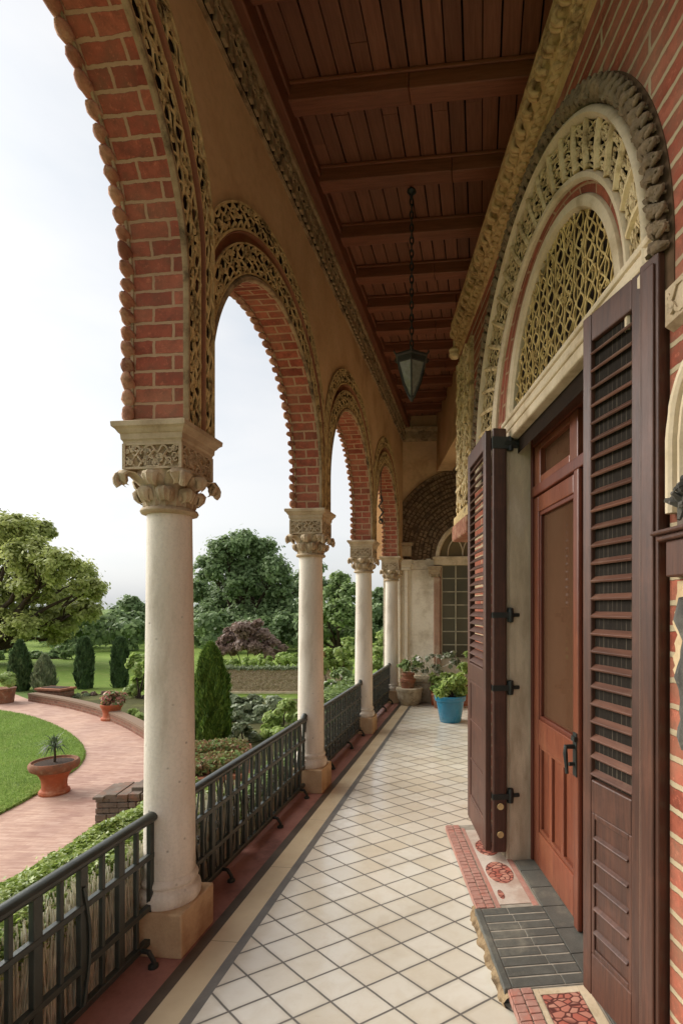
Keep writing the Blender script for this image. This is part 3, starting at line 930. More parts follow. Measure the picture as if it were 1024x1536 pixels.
# carved arch rings
m = MB(); ring_sheet(m, [(-.0, -.03), (0, .0), (.15, .018), (.5, .022), (.85, .016), (1.0, .0), (1.02, -.02)])
m.build('inner_stone_ring', M['cream_stone'], pw, smooth=True)
m = MB()
rows = []; uv = []
Lr = 0; prev = None
for i, th in enumerate([None] + TH + [None]):
    r_ = []; q = []
    for j in range(4):
        g = 1 + j/3
        x, z = ringpt(g, 0 if i == 0 else (PI if th is None else th))
        if th is None: z = 2.70
        r_.append((x, .004, z))
    if prev is not None: Lr += math.dist(prev, r_[0])
    prev = r_[0]
    rows.append(r_); uv.append([(Lr, .02 + math.dist(r_[0], p)) for p in r_])
m.sheet(rows, uv); m.build('brick_ring', M['brick_arch'], pw)
m = MB(); ring_sheet(m, [(1.98, .0), (2.0, .02), (2.25, .032), (2.75, .032), (2.98, .02), (3.0, -.01)]); m.build('middle_stone_ring', M['cream_stone'], pw, smooth=True)
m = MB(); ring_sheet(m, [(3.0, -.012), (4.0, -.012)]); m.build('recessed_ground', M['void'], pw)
m = MB()
LTR = 4.2
fn = lambda u, v, h: (lambda q: (q[0], .012 + h*1.8, q[1]))(ringpt(3.04 + v, PI*u/LTR))
strands(m, fn, LTR, .92, 9, .13, .052, .0045, .013, seed=21, curls=800, jitter=.55, cr=(.012, .03))
for i in range(23):       # voussoir bars
    th = PI*(i + .5)/23
    a, b = ringpt(3.02, th), ringpt(3.98, th)
    m.tube([(a[0], .018, a[1]), ((a[0]+b[0])/2, .024, (a[1]+b[1])/2), (b[0], .018, b[1])], .016, 5)
m.build('tracery_ring', M['straw'], pw)
m = MB(); ring_sheet(m, [(3.98, .0), (4.02, .024), (4.4, .042), (4.7, .036), (5.0, .02), (5.02, -.01)]); m.build('outer_stone_ring', M['cream_stone'], pw, smooth=True)
# leafy dark outer ring: rows of curled leaves laid on a dark ground
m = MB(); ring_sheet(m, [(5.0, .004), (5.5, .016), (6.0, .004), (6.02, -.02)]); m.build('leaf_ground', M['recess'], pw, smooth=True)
m = MB(); g = random.Random(17); NL = 66
LEN = 4.6
for i in range(NL):
    th0 = PI*(i + .5)/NL; d0 = PI/NL
    def P_(f, off, y):
        x, z = ringpt(5 + min(max(f, .02), .98), min(max(th0 + off*d0, 0), PI)); return (x, y, z)
    # a broad slanting blade with a curled lip, two ribs and a small bud
    for q, (o_, r_) in enumerate(((-.42, .009), (-.18, .013), (.08, .014), (.34, .010))):
        pts = []; rs = []
        for k in range(11):
            f = k/10
            bow = math.sin(PI*f)
            pts.append(P_(.06 + .84*f, o_ + (.75 - .25*q*.4)*f - .35*bow*(q-1.5)*.3 + g.uniform(-.03,.03), +.008 + .026*bow + .010*f + .006*math.sin(f*14 + q + i)))
            rs.append(r_*(.45 + .75*bow)*g.uniform(.85, 1.15))
        m.tube(pts, rs, 6)
    pts = []; rs = []
    for k in range(10):
        w = -1.0 + k*.62; q = .16*(1 - k*.07)
        pts.append(P_(.80 + q*math.sin(w), .62 + q*2.0*math.cos(w), +.034 + .006*math.sin(k))); rs.append(.010 - .0006*k)
    m.tube(pts, rs, 6)
    for _ in range(4):
        f = g.uniform(.1, .6); o_ = g.uniform(-.5, .5)
        m.tube([P_(f, o_, .03), P_(f + .1, o_ + .25, .045), P_(f + .12, o_ + .5, .035)], [.006, .009, .004], 5)
m.build('leaf_carved_ring', M['carve_grey'], pw, smooth=True, angle=60)
# far pier: carved pilaster with corbel and end brick
m = MB(); m.box(4.70*K, X1 + .02, -.1, .035, 2.60, 4.10); m.box(4.66*K, X1 + .05, -.1, .06, 2.52, 2.60); m.build('pier_ground', M['straw_mid'], pw, bevel=.01)
m = MB()
fn = lambda u, v, h: (4.73*K + v, .040 + h*2, 2.64 + u)
strands(m, fn, 1.44, .58, 5, .2, .05, .012, .02, seed=31, curls=200, cr=(.015, .035))
fn = lambda u, v, h: (X1 + .024 + h, .03 - v, 2.64 + u)
strands(m, fn, 1.44, .1, 2, .14, .03, .010, .02, seed=33, curls=40, cr=(.01, .02))
for z in (2.85, 3.08, 3.31, 3.54, 3.77): m.box(4.70*K, X1 + .026, 0, .044, z, z + .022)
m.build('pier_carving', M['straw'], pw)
MB().box(4.70*K, X1 + .06, -.12, .075, 2.36, 2.52).build('corbel', M['brick_trim'], pw, bevel=.02)
# cornice with rope carving
def prel(s, z):
    d = 0
    if z < .055: d += .018*math.sin(2*PI*(s/.085 + z*9))*math.sin(PI*min(1, max(0, z/.055)))
    if .07 < z < .2: d += .055*(abs(math.sin(PI*(s/.13 + z*2.6)))**1.2 - .55)*math.sin(PI*(z-.07)/.13) + .02*noise.noise(Vector((s*24, z*30, 7)))
    if z >= .2: d += .004*noise.noise(Vector((s*20, z*40, 2)))
    return d
pp = densify([(0,-.06),(.016,-.055),(.020,-.035),(.010,-.03),(.012,-.004),(.03,0),(.045,.028),(.035,.055),(.028,.062),(.05,.07),(.06,.13),(.05,.195),(.072,.205),(.085,.225),(.085,.25)], .011)
relief_strip('cornice', M['cornice_gold'], pw, X0, X1 + .06, [(t, z) for t, z in pp], prel, .0125, lambda s, t, z: (s, t, z + TOPZ - .05))
m = MB(); g = random.Random(6); u = X0 + .05
while u < X1:
    zb = TOPZ - .05
    for o_, r_ in ((0, .017), (.03, .013)):
        m.tube([(u + o_ + .05*f + .02*math.sin(f*5), .055 + .035*math.sin(PI*f), zb + .08 + .11*f) for f in [k/8 for k in range(9)]], [r_*(.5 + .7*math.sin(PI*(k+1)/10)) for k in range(9)], 6)
    m.tube([(u + .075 + .022*math.cos(w)*(1 - .08*k), .075, zb + .15 + .024*math.sin(w)*(1 - .08*k)) for k, w in enumerate([.7*j for j in range(10)])], .009, 6)
    m.tube([(u - .02, .024, zb - .01), (u + .03, .040, zb + .022), (u + .085, .032, zb + .056)], [.008, .016, .009], 6)
    m.tube([(u + .035, .024, zb - .01), (u + .085, .040, zb + .022), (u + .14, .032, zb + .056)], [.008, .016, .009], 6)
    u += .115
m.build('cornice_leaves', M['cornice_gold'], pw, smooth=True, angle=60)
m = MB().box(X0, X1 + .065, -.55, .084, TOPZ + .19, TOPZ + .21)
m.box(X1 + .045, X1 + .075, -.55, .06, TOPZ - .07, TOPZ + .19)
m.lathe([(.001,-.08),(.04,-.075),(.055,-.05),(.05,-.02),(.06,.0),(.03,.03),(.001,.035)], 12, (X1 + .05, .05, TOPZ - .06))
m.build('cornice_end', M['straw'], pw, bevel=.006)
m = MB().add([(X0,.028,2.585),(1.70,.028,2.585),(1.70,.028,2.70),(X0,.028,2.70),(X0,0,2.57),(1.70,0,2.57),(1.70,.0,2.71),(X0,0,2.71)],
             [(0,1,2,3),(4,5,1,0),(3,2,6,7),(1,5,6,2)])
m.build('string_course', M['stone'], pw)
m = MB(); fn = lambda u, v, h: (.2 + u, .03 + h, 2.60 + v)
strands(m, fn, 1.48, .085, 2, .12, .03, .008, .015, seed=41, curls=80); m.build('string_course_carving', M['stone'], pw)
# tympanum screen
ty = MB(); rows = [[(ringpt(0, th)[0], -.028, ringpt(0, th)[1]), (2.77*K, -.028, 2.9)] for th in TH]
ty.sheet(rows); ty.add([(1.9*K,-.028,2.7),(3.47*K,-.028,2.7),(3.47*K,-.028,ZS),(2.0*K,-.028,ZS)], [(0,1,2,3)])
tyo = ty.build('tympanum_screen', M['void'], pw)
m = MB()
c0, a0, b0 = (2.06+3.47)/2*K, (3.47-2.06)/2*K, 1.95 + EYE - ZS
_H = .70
def inside(u, v):
    x = 2.06*K + v; z = 2.94 + u
    if z <= ZS: return True
    return ((x-c0)/a0)**2 + ((z-ZS)/b0)**2 < 1.0
fn = lambda u, v, h: (2.06*K + v, -.010 + h*1.2, 2.94 + u)
strands(m, fn, _H, 1.41*K, 34, .092, .0145, .0047, .008, seed=51, curls=0, jitter=.28, clip=inside)
strands(m, lambda u, v, h: (2.06*K + v, -.016 + h, 2.94 + u), _H, 1.41*K, 18, .17, .02, .004, .012, seed=53, curls=120, jitter=.8, clip=inside, cr=(.012, .02))
m.build('pierced_lattice', mat_stone('golden lattice', rgb(228,200,136), rgb(196,164,104), 16, .85, .3, dirt=rgb(140,112,66)), tyo)
# ------------------------------------------------------------------ door surround and door
XN, XF = 1.85*K, 3.47*K          # clear opening
ZL = 2.795                         # underside of lintel
ds = thing('door_surround', 'veined grey stone jambs and cream lintel framing the wooden door', 'door frame', Wp(2.65, 0, 0), ROT_W)
OX = 2.65*K
def L_(x): return x - OX
m = MB(); 
m.box(L_(XF), L_(XF + .15), -.19, .03, .04, ZL - .002); m.build('jamb', M['jamb'], ds, bevel=.012)
m = MB(); m.box(L_(XF + .055), L_(XF + .135), .025, .055, .04, ZL - .004); m.box(L_(XF + .005), L_(XF + .04), .025, .045, .04, ZL - .004); m.build('jamb_moulding', M['jamb'], ds, bevel=.01)
MB().box(L_(XN - .10), L_(XN), -.19, .03, .04, ZL - .002).build('jamb', M['jamb'], ds, bevel=.012)
m = MB(); m.box(L_(XN - .10), L_(XF + .15), -.19, .030, ZL, ZL + .06); m.box(L_(XN - .105), L_(XF + .16), -.12, .036, ZL + .06, ZL + .115); m.box(L_(XN - .11), L_(XF + .165), -.10, .044, ZL + .115, ZL + .145)
m.build('lintel', M['cream_stone'], ds, bevel=.012)
# room behind
m = MB(); m.box(L_(XN - .3), L_(XF + .3), -.60, -.57, .0, 3.2); m.build('interior_panel', M['curtain'], ds)
m = MB(); m.box(L_(3.16), L_(3.30), -.55, -.40, .12, 2.8); m.build('interior_post', M['curtain'], ds, bevel=.01)

dr = thing('double_door', 'orange brown varnished wooden double door with tall glass pane and transom', 'door', Wp(2.65, -.17, .063), ROT_W)
DH = ZL - .063 - .003
mid = 2.70*K
def leaf(x0, x1, name, hinge_far):
    # leaf in local coords (x along the wall, front face at y=.045)
    a, b = L_(x0), L_(x1)
    st, zr = .085, .0
    m = MB()
    m.box(a, a + st, .0, .045, .0, 2.34); m.box(b - st, b, .0, .045, 0, 2.34)
    m.box(a + st, b - st, .0, .044, 0, .22); m.box(a + st, b - st, .0, .044, .77, .93); m.box(a + st, b - st, .0, .044, 2.24, 2.34)
    lf = m.build(name, M['door'], dr, bevel=.006)
    m = MB(); ia, ib = a + st, b - st
    n = 3; w = (ib - ia)/n
    m.box(ia, ib, .006, .016, .22, .77)
    for i in range(1, n): m.box(ia + w*i - .022, ia + w*i + .022, .014, .034, .22, .77)
    for x0_, x1_, z0_, z1_ in ((ia, ib, .22, .245), (ia, ib, .745, .77), (ia, ia + .025, .245, .745), (ib - .025, ib, .245, .745)): m.box(x0_, x1_, .012, .036, z0_, z1_)
    m.build('lower_panel', M['door'], lf, bevel=.005)
    m = MB(); 
    for x0_, x1_, z0_, z1_ in ((ia, ib, .93, .955), (ia, ib, 2.215, 2.24), (ia, ia + .022, .955, 2.215), (ib - .022, ib, .955, 2.215)): m.box(x0_, x1_, .004, .036, z0_, z1_)
    m.build('glazing_bead', M['door_dark'], lf, bevel=.004)
    MB().box(ia, ib, .010, .014, .94, 2.23).build('pane', M['glass'], lf)
    return lf
M['door_dark'] = mat_wood('dark door bead', rgb(112,56,36), rgb(88,42,28), 2, .4, .5)
lf = leaf(mid + .015, XF - .03, 'door_leaf', True)
leaf(XN + .03, mid - .015, 'door_leaf', False)
m = MB(); m.box(L_(mid - .03), L_(mid + .03), .046, .072, .0, 2.34); m.build('meeting_stile', M['door'], dr, bevel=.008)
m = MB(); m.box(L_(XF - .028), L_(XF - .002), -.02, .06, 0, DH); m.box(L_(XN + .002), L_(XN + .028), -.02, .06, 0, DH); m.box(L_(XN + .03), L_(XF - .03), -.02, .06, 2.345, 2.41); m.box(L_(XN + .03), L_(XF - .03), -.02, .055, DH - .06, DH)
m.build('door_frame', M['door_dark'], dr, bevel=.006)
for (x0, x1) in ((mid + .04, XF - .04), (XN + .04, mid - .04)):
    a, b = L_(x0), L_(x1)
    m = MB(); m.box(a, a + .11, 0, .045, 2.412, DH - .062); m.box(b - .11, b, 0, .045, 2.412, DH - .062)
    m.box(a + .11, b - .11, 0, .044, 2.412, 2.46); m.box(a + .11, b - .11, 0, .044, DH - .10, DH - .062)
    tr = m.build('transom_light', M['door'], dr, bevel=.006)
    MB().box(a + .11, b - .11, .006, .010, 2.46, DH - .10).build('pane', M['glass'], tr)
    m = MB()
    for k in range(4):
        z = 2.48 + k*.05
        T = Matrix.Translation((0, -.02, z)) @ Matrix.Rotation(R(35), 4, 'X'); m.box(a + .11, b - .11, -.022, .022, -.003, .003, T)
    m.build('louvres', M['muntin'], tr)
m = MB(); m.box(L_(mid - .022), L_(mid + .022), .072, .078, .78, 1.0); m.tube([(L_(mid), .078, .93), (L_(mid), .125, .93), (L_(mid - .01), .13, .90), (L_(mid - .02), .125, .80)], [.012, .013, .012, .008], 8)
m.tube([(L_(mid + .005), .078, .84), (L_(mid + .005), .105, .84)], .010, 8); m.box(L_(mid-.03), L_(mid + .01), .078, .092, .96, .985)
m.build('handle', M['iron'], dr, smooth=True)

# ------------------------------------------------------------------ shutters
def shutter(name, label, P0, P1, z0, z1, zsplit, thick, near):
    d = Vector((P1[0]-P0[0], P1[1]-P0[1], 0)); w = d.length
    rz = math.atan2(d.y, d.x)
    t = thing(name, label, 'shutter', (P0[0], P0[1], z0), rz, 'shutters of the door')
    h = z1 - z0; sp = zsplit - z0
    st = .055 if near else .075
    m = MB()
    m.box(0, st, -thick/2, thick/2, 0, h); m.box(w - st, w, -thick/2, thick/2, 0, h)
    m.box(st, w - st, -thick/2 + .001, thick/2 - .001, 0, .17); m.box(st, w - st, -thick/2 + .001, thick/2 - .001, sp - .08, sp + .05)
    m.box(st, w - st, -thick/2 + .001, thick/2 - .001, h - .11, h)
    m.build('frame', M['shutter'], t, bevel=.006)
    m = MB(); n = int((h - .11 - sp - .05)/(.0675 if near else .055))
    for k in range(n):
        z = sp + .05 + (k + .5)*(h - .16 - sp)/n
        T = Matrix.Translation((0, 0, z)) @ Matrix.Rotation(R(-38 if near else -38), 4, 'X')
        m.box(st - .004, w - st + .004, -thick*.62, thick*.62, -.0055, .0055, T)
    m.build('louvres', M['shutter_in'] if near else M['shutter'], t, bevel=.003)
    if near:
        MB().box(st, w - st, -.004, .002, sp + .05, h - .11).build('insect_screen', M['mesh'], t)
    m = MB()
    m.box(st, w - st, -.012, .012, .17, sp - .08)
    a, b, z0_, z1_ = st, w - st, .17, sp - .08
    for s in (-1, 1):
        y0, y1 = (.012, thick/2 - .003) if s > 0 else (-thick/2 + .003, -.012)
        m.box(a, a + .018, y0, y1, z0_, z1_); m.box(b - .018, b, y0, y1, z0_, z1_); m.box(a + .018, b - .018, y0, y1, z1_ - .022, z1_); m.box(a + .018, b - .018, y0, y1, z0_, z0_ + .022)
        if near:
            for k in range(1, 6):
                z = z0_ + k*(z1_ - z0_)/6
                T = Matrix.Translation((0, s*.016, z)) @ Matrix.Rotation(R(-30*1), 4, 'X'); m.box(a + .018, b - .018, -.012, .012, -.005, .005, T)
        else:
            for k in (1, 2):
                z = z0_ + k*(z1_ - z0_)/3
                T = Matrix.Translation(((a+b)/2, s*.014, z)) @ Matrix.Rotation(R(22*s), 4, 'Y'); m.box(-.25, .25, -.004, .004, -.006, .006, T) if False else m.box(a + .018, b - .018, s*.012 - .004, s*.012 + .006, z - .007, z + .007)
    m.build('lower_panel', M['shutter'], t, bevel=.004)
    return t, w, h
n_ = NT('fine fly screen'); co_ = n_.coord()
v_ = n_.math('FRACT', n_.math('MULTIPLY', n_.dot(co_, (1, 0, 0)), 38.0)); 
cc_ = n_.mix(n_.ramp(v_, [(.0, 1), (.1, 1), (.14, 0)]), rgb(44,38,32), rgb(104,94,78))
cc_ = n_.mix(n_.ramp(n_.noise(n_.mapping(co_, (60, 1, 6)), 1, 4, .7), [(.4, 0), (.7, 1)]), rgb(38,33,28), cc_)
M['mesh'] = n_.fin(cc_, .9, .1)
fs, w_, h_ = shutter('door_shutter', 'louvred dark shutter folded back on the far side of the doorway, near the blue pot',
                     (.424, 3.454), (.360, 4.06), .12, 2.845, 1.24, .042, False)
# hinge stile (thick edge) and iron pintles
m = MB(); m.box(-.030, .012, -.112, -.022, -.0, h_ + .01); m.build('hinge_stile', M['shutter'], fs, bevel=.01)
for z in (.12, .30):
    m = MB(); m.tube([(-.036, -.07, z), (-.02, -.07, z)], .016, 10); m.tube([(-.042, -.07, z), (-.034, -.07, z)], .021, 10)
    m.build('brass_stud', M['straw_mid'], fs, smooth=True)
for z, s_ in ((2.64, 2.1), (1.53, 1), (1.06, 1), (.36, 1)):
    m = MB(); m.box(-.035, .02, -.125, -.02, z - .018*s_, z + .018*s_); m.tube([(-.015, -.10, z), (-.005, -.20, z)], .013*s_, 8); m.lathe([(.001, -.05), (.02, -.045), (.024, 0), (.02, .045), (.001, .05)], 10, (-.012, -.14, z))
    m.build('hinge', M['iron'], fs, smooth=True)
ns, w_, h_ = shutter('door_shutter', 'tall louvred maroon shutter nearest the viewer, half open across the near door leaf',
                     (.772, 1.838), (.668, 2.17), .165, 2.862, .97, .045, True)
m = MB(); m.box(-.02, .035, -.085, -.026, .0, h_ + .005); m.box(-.035, .0, -.05, .012, .0, h_ - .02); m.build('hinge_stile', M['shutter'], ns, bevel=.008)
m = MB()
m.box(-.118, -.03, -.004, .058, .0, h_ - .02); m.box(-.105, -.05, .058, .068, .03, h_ - .05); m.build('folded_leaf_edge', M['shutter_red'] if 'shutter_red' in M else M['shutter'], ns, bevel=.01)
for z in (.3, 1.2, 2.2):
    m = MB(); m.box(-.06, .0, -.13, -.02, z - .02, z + .02); m.build('hinge', M['iron'], ns, bevel=.004)
m = MB(); m.box(-.03, .03, -.09, -.02, h_ + .005, h_ + .02); m.tube([(.02, -.05, h_ + .01), (-.02, -.12, h_ + .04), (-.05, -.17, h_ + .03)], .012, 6); m.build('top_catch', M['iron'], ns)

# ------------------------------------------------------------------ doorstep
stp = thing('doorstep', 'low doorstep of red brick mosaic, pale marble and dark slate strips', 'doorstep', Wp(2.65, 0, -.062), ROT_W)
XA, XB, XC, XD = 1.25*K, 2.33*K, 2.94*K, 4.05*K
m = MB(); m.box(L_(XA), L_(XD), -.0, .335, .0, .112); m.box(L_(XN), L_(XF), -.22, .0, .0, .114); m.build('core', M['rubble'], stp)
def mosaic(x0, x1, wide, nm):
    e = .355
    m = MB(); g = random.Random(int(x0*100))
    for row, (ta, tb) in enumerate(((e - .047, e - .002), (e - .097, e - .052))):
        n = int((x1 - x0)/(.044 if row == 0 else .036)); w = (x1 - x0)/n
        for i in range(n):
            m.box(L_(x0 + i*w + .002), L_(x0 + (i+1)*w - .002), ta + g.uniform(0,.002), tb, .112, .124 + g.uniform(0, .003))
    n = int((x1-x0)/.08); w = (x1-x0)/n
    for i in range(n): m.box(L_(x0 + i*w + .002), L_(x0 + (i+1)*w - .002), e - .0, e + .004, .09, .124)
    m.build('brick_border', M['mosaic_red'], stp, bevel=.003)
    m = MB(); m.box(L_(x0), L_(x1), .0, e - .001, .110, .118); m.build('grout_bed', M['grout'], stp)
mosaic(XC + .002, XD, 0, 'far'); mosaic(XA, XB - .002, 0, 'near')
m = MB(); m.box(L_(XC + .03), L_(XD - .10), .045, .225, .116, .1215); m.build('marble_panel', M['marble'], stp)
m = MB()
for (x, ry) in ((3.05, .035), (3.32, .098), (3.66, .090)):
    V = [(L_(x*K) + ry*1.35*math.cos(a)*(1 + .05*noise.noise(Vector((a*3, x, 0)))), .135 + ry*.82*math.sin(a), .1232) for a in [2*PI*k/40 for k in range(40)]]
    if ry < .05: V = [(p[0] + .02, p[1]*.6 + .11, p[2]) for p in V]
    m.add(V + [(p[0], p[1], .119) for p in V], [tuple(range(40))] + [(k, k+40, (k+1) % 40 + 40, (k+1) % 40) for k in range(40)])
m.build('rosette', M['mosaic_net'], stp)
m = MB(); m.box(L_(XC), L_(XD - .06), .012, .044, .116, .122); m.box(L_(XC), L_(XD-.06), .226, .25, .116, .122)
m.build('pink_band', M['marble_pink'] if 'marble_pink' in M else M['mosaic_red'], stp)
m = MB(); m.box(L_(XA), L_(XB - .05), .06, .225, .116, .1222); m.build('net_panel', M['mosaic_net'], stp)
m = MB(); m.box(L_(XA), L_(XB - .012), .012, .055, .116, .1216); m.box(L_(XA), L_(XB-.012), .23, .252, .116, .1216); m.box(L_(XB - .046), L_(XB - .012), .056, .229, .116, .1214); m.build('stone_band', M['cream_stone'], stp)
# slate strips between
m = MB(); n = 9; w = (XC - XB)/n
g = random.Random(5)
for i in range(n):
    xa, xb = L_(XB + i*w + .006), L_(XB + (i+1)*w - .006)
    c = .10 + .012*i
    m.box(xa, xb, .0, c - .002, .112, .1225 + g.uniform(0, .0015)); m.box(xa, xb, c + .002, .335, .112, .1225 + g.uniform(0, .0015))
m.box(L_(XN), L_(XB - .01), -.15, -.004, .112, .1225)
k0 = XB
while k0 < XF - .05:
    e = min(k0 + .2, XF - .005); m.box(L_(k0), L_(e - .005), -.15, -.004, .112, .1225); k0 = e
m.build('slate_strips', M['slate'], stp, bevel=.002)
MB().box(L_(XB), L_(XC), -.0, .336, .108, .1205).build('grout_bed', M['grout'], stp)
m = MB(); m.box(L_(XB), L_(XC), .338, .372, .015, .126); m.build('edge_slab', M['slate_dark'] if 'slate_dark' in M else M['slate'], stp, bevel=.004)
# ragged stone edge under it
rows = []
for i in range(61):
    x = XB - .03 + (XC - XB + .09)*i/60; r_ = []
    for j in range(7):
        f = j/6
        o = .366 + .024*(noise.noise(Vector((x*14, f*2.2, 3))) + .55*noise.noise(Vector((x*40, f*5, 9)))) + .022*math.sin(PI*f)
        r_.append((L_(x), o if 0 < j else .34, .122*(1 - f)**.8 - .002))
    rows.append(r_)
MB().sheet(rows).build('broken_stone_edge', M['stone_dark'], stp)

# ------------------------------------------------------------------ niche at the right edge
nc = thing('wall_niche', 'pale stone niche frame with a dark wooden shelf bracket on the brick wall', 'niche', Wp(1.66, 0, 1.3), ROT_W)
X_ = lambda Y: (Y - 1.66)*K
def zpx(py, Y=1.66): return EYE + (911 - py)/800*Y - 1.3
m = MB()
pts = [(X_(1.665), .02, zpx(770))] + [(X_(1.665) - .0, .02, zpx(y)) for y in (740, 700, 660)] + [(X_(1.66) - .16*(1 - math.cos(a)), .02, zpx(655) + .22*math.sin(a)) for a in [R(6*k) for k in range(1, 26)]]
m.tube(pts, [.020 + .003*noise.noise(Vector((i*.9, 2, 1))) for i in range(len(pts))], 9)
pts2 = [(p[0] - .03, .008, p[2] - .004) for p in pts]; m.tube(pts2, .012, 6)
m.build('arched_moulding', M['cream_stone'], nc, smooth=True)
m = MB(); m.box(X_(1.40), X_(1.70), 0, .075, zpx(803), zpx(796)); m.box(X_(1.40), X_(1.69), 0, .06, zpx(812), zpx(803)); m.box(X_(1.40), X_(1.66), 0, .045, zpx(866), zpx(812))
m.build('shelf', M['shutter'], nc, bevel=.006)
m = MB(); m.box(X_(1.34), X_(1.66), -.02, .006, zpx(866), zpx(640)); m.build('niche_back', M['rubble'], nc)
M['patch'] = mat_stone('broken cream plaster', rgb(214,190,150), rgb(190,160,120), 8, .9, .5, dirt=rgb(170,110,84))
def patch(y0, y1, Ya, seed):
    m = MB(); n = 26; rows = []
    for i in range(n+1):
        py = y0 + (y1-y0)*i/n
        e = .035*max(0, math.sin(PI*i/n))**.4 + .03*noise.noise(Vector((i*.45, seed, 0))) + .012*noise.noise(Vector((i*1.3, seed, 5)))
        x = X_(Ya) + e
        rows.append([(x, .001, zpx(py)), (x - .006, .012, zpx(py)), (X_(1.34), .013, zpx(py))])
    m.sheet(rows); m.build('plaster_patch', M['patch'], nc)
patch(872, 1045, 1.64, 1.7); patch(1050, 1085, 1.60, 8.1)
m = MB(); g = random.Random(3)
for c, r_ in (((X_(1.56), .05, zpx(765)), .055), ((X_(1.545), .05, zpx(740)), .04)):
    for k in range(26):
        a, b = g.uniform(0, 6.28), g.uniform(-1, 1)
        d = Vector((math.cos(a)*math.sqrt(1-b*b), math.sin(a)*math.sqrt(1-b*b), b))
        m.tube([Vector(c), Vector(c) + d*r_*g.uniform(.6, 1)], [.02, .006], 5)
M['dark_stone'] = mat_stone('dark weathered carving', rgb(104,100,92), rgb(70,68,64), 20, .85, .5, dirt=rgb(140,134,120))
m.build('carved_boss', M['dark_stone'], nc)
m = MB()
pts = []; rs = []
for k in range(16):
    py = 900 + 14*k
    pts.append((X_(1.595) - .05 + .010*math.sin(k*.9), .035, zpx(py))); rs.append(.034 + .006*math.sin(k*1.1) + .004*math.sin(k*4.1))
m.tube(pts, rs, 9); m.build('hanging_carving', M['dark_stone'] if 'dark_stone' in M else M['iron'], nc, smooth=True)
# scrap of carved stone roundel at the top corner
rd = thing('stone_roundel', 'pale carved stone roundel high on the brick wall at the top corner', 'carving', Wp(1.52, 0, 3.72), ROT_W)
m = MB(); m.tube([(.16*math.cos(2*PI*k/28) - .16, .02, .16*math.sin(2*PI*k/28)) for k in range(29)], .045, 8, False); m.build('ring', M['marble'], rd, smooth=True)
m = MB(); m.box(-.30, -.02, -.0, .018, -.14, .14); m.build('centre', M['carve_grey'], rd, bevel=.01)

# ------------------------------------------------------------------ hanging lantern
ln = thing('hanging_lantern', 'dark metal lantern with tapering glass sides on a long chain', 'lantern', (-.095, 4.47, 1.70 + 1.74))
m = MB(); g = random.Random(8)
z = .44; top = ZCEIL - .135 - 1.70 - 1.74; k = 0
while z < top - .02:
    L0 = .072; hh = L0/2
    c = z + hh - .008
    pts = []
    for j in range(13):
        a = 2*PI*j/12
        p = Vector((.014*math.cos(a), 0, hh*math.sin(a)))
        if k % 2: p = Vector((p.y, p.x, p.z))
        pts.append((p.x, p.y, c + p.z))
    m.tube(pts, .0058, 5, False); z += L0 - .018; k += 1
m.build('chain', M['iron'], ln, smooth=True)
m = MB(); m.lathe([(.001, top), (.035, top), (.04, top - .015), (.012, top - .04), (.012, top - .06), (.001, top - .062)], 14); m.build('ceiling_hook', M['iron'], ln, smooth=True)
m = MB()
a0 = PI/6
m.lathe([(.001,.44),(.02,.43),(.025,.41),(.05,.395),(.105,.372),(.150,.355),(.152,.34),(.135,.332),(.132,.29),(.118,.285),(.001,.284)], 6, a0=a0)
for q in range(6):
    a = a0 + PI/3*q
    m.tube([(.128*math.cos(a), .128*math.sin(a), .30), (.08*math.cos(a), .08*math.sin(a), .14), (.022*math.cos(a), .022*math.sin(a), .02)], .008, 5)
    m.tube([(.148*math.cos(a), .148*math.sin(a), .345), (.165*math.cos(a), .165*math.sin(a), .365), (.16*math.cos(a), .16*math.sin(a), .385)], [.008, .008, .003], 5)
m.lathe([(.001,-.02),(.012,-.012),(.018,.0),(.026,.02),(.02,.03),(.001,.032)], 10)
m.build('frame', M['lantern'], ln, bevel=.002)
m = MB(); m.lathe([(.019, .03), (.077, .145), (.122, .285)], 6, a0=a0); m.build('glass_sides', M['lglass'], ln)
MB().lathe([(.001,.26),(.018,.255),(.022,.20),(.014,.15),(.001,.145)], 10).build('bulb', M['glass'], ln, smooth=True)

# ------------------------------------------------------------------ porch floor
def poly(name, pts, mat, kind='structure', z=0.0, thick=.06, parent=None):
    n = len(pts); m = MB()
    m.add([(p[0], p[1], z) for p in pts] + [(p[0], p[1], z - thick) for p in pts], [tuple(range(n)), tuple(range(2*n-1, n-1, -1))] + [(k, k+n, (k+1) % n + n, (k+1) % n) for k in range(n)])
    o = m.build(name, mat, parent)
    # face up
    if o.data.polygons[0].normal.z < 0: o.data.flip_normals()
    if kind and not parent: o['kind'] = kind
    return o
def strip(name, t0, t1, mat, z=0.0, thick=.06):
    return poly(name, [A(-4, t0), A(S_END, t0), A(S_END, t1), A(-4, t1)], mat, z=z, thick=thick)
poly('porch_floor', [A(-4, .412), A(S_END, .412), A(S_END, 3.7), A(-4, 5)], M['tiles'])
def flat_strip(name, t0, t1, mat, thick=.06):
    m = MB(); m.box(-4, S_END, -t1, -t0, -thick, 0)
    o = m.build(name, mat); o.location = A0; o.rotation_euler = (0, 0, ROT_A); o['kind'] = 'structure'; return o
flat_strip('grey_floor_border', .362, .412, M['strip_grey'])
flat_strip('cream_floor_border', .222, .362, M['border'])
flat_strip('dark_floor_border', .162, .222, M['strip_dark'])
flat_strip('oxblood_floor_kerb', -.07, .162, M['oxblood'])
m = MB(); m.box(-4, S_END + .3, -4, .06, GZ - .2, -.062); o = m.build('porch_foundation', M['rubble']); o.location = A0; o.rotation_euler = (0, 0, ROT_A); o['kind'] = 'structure'
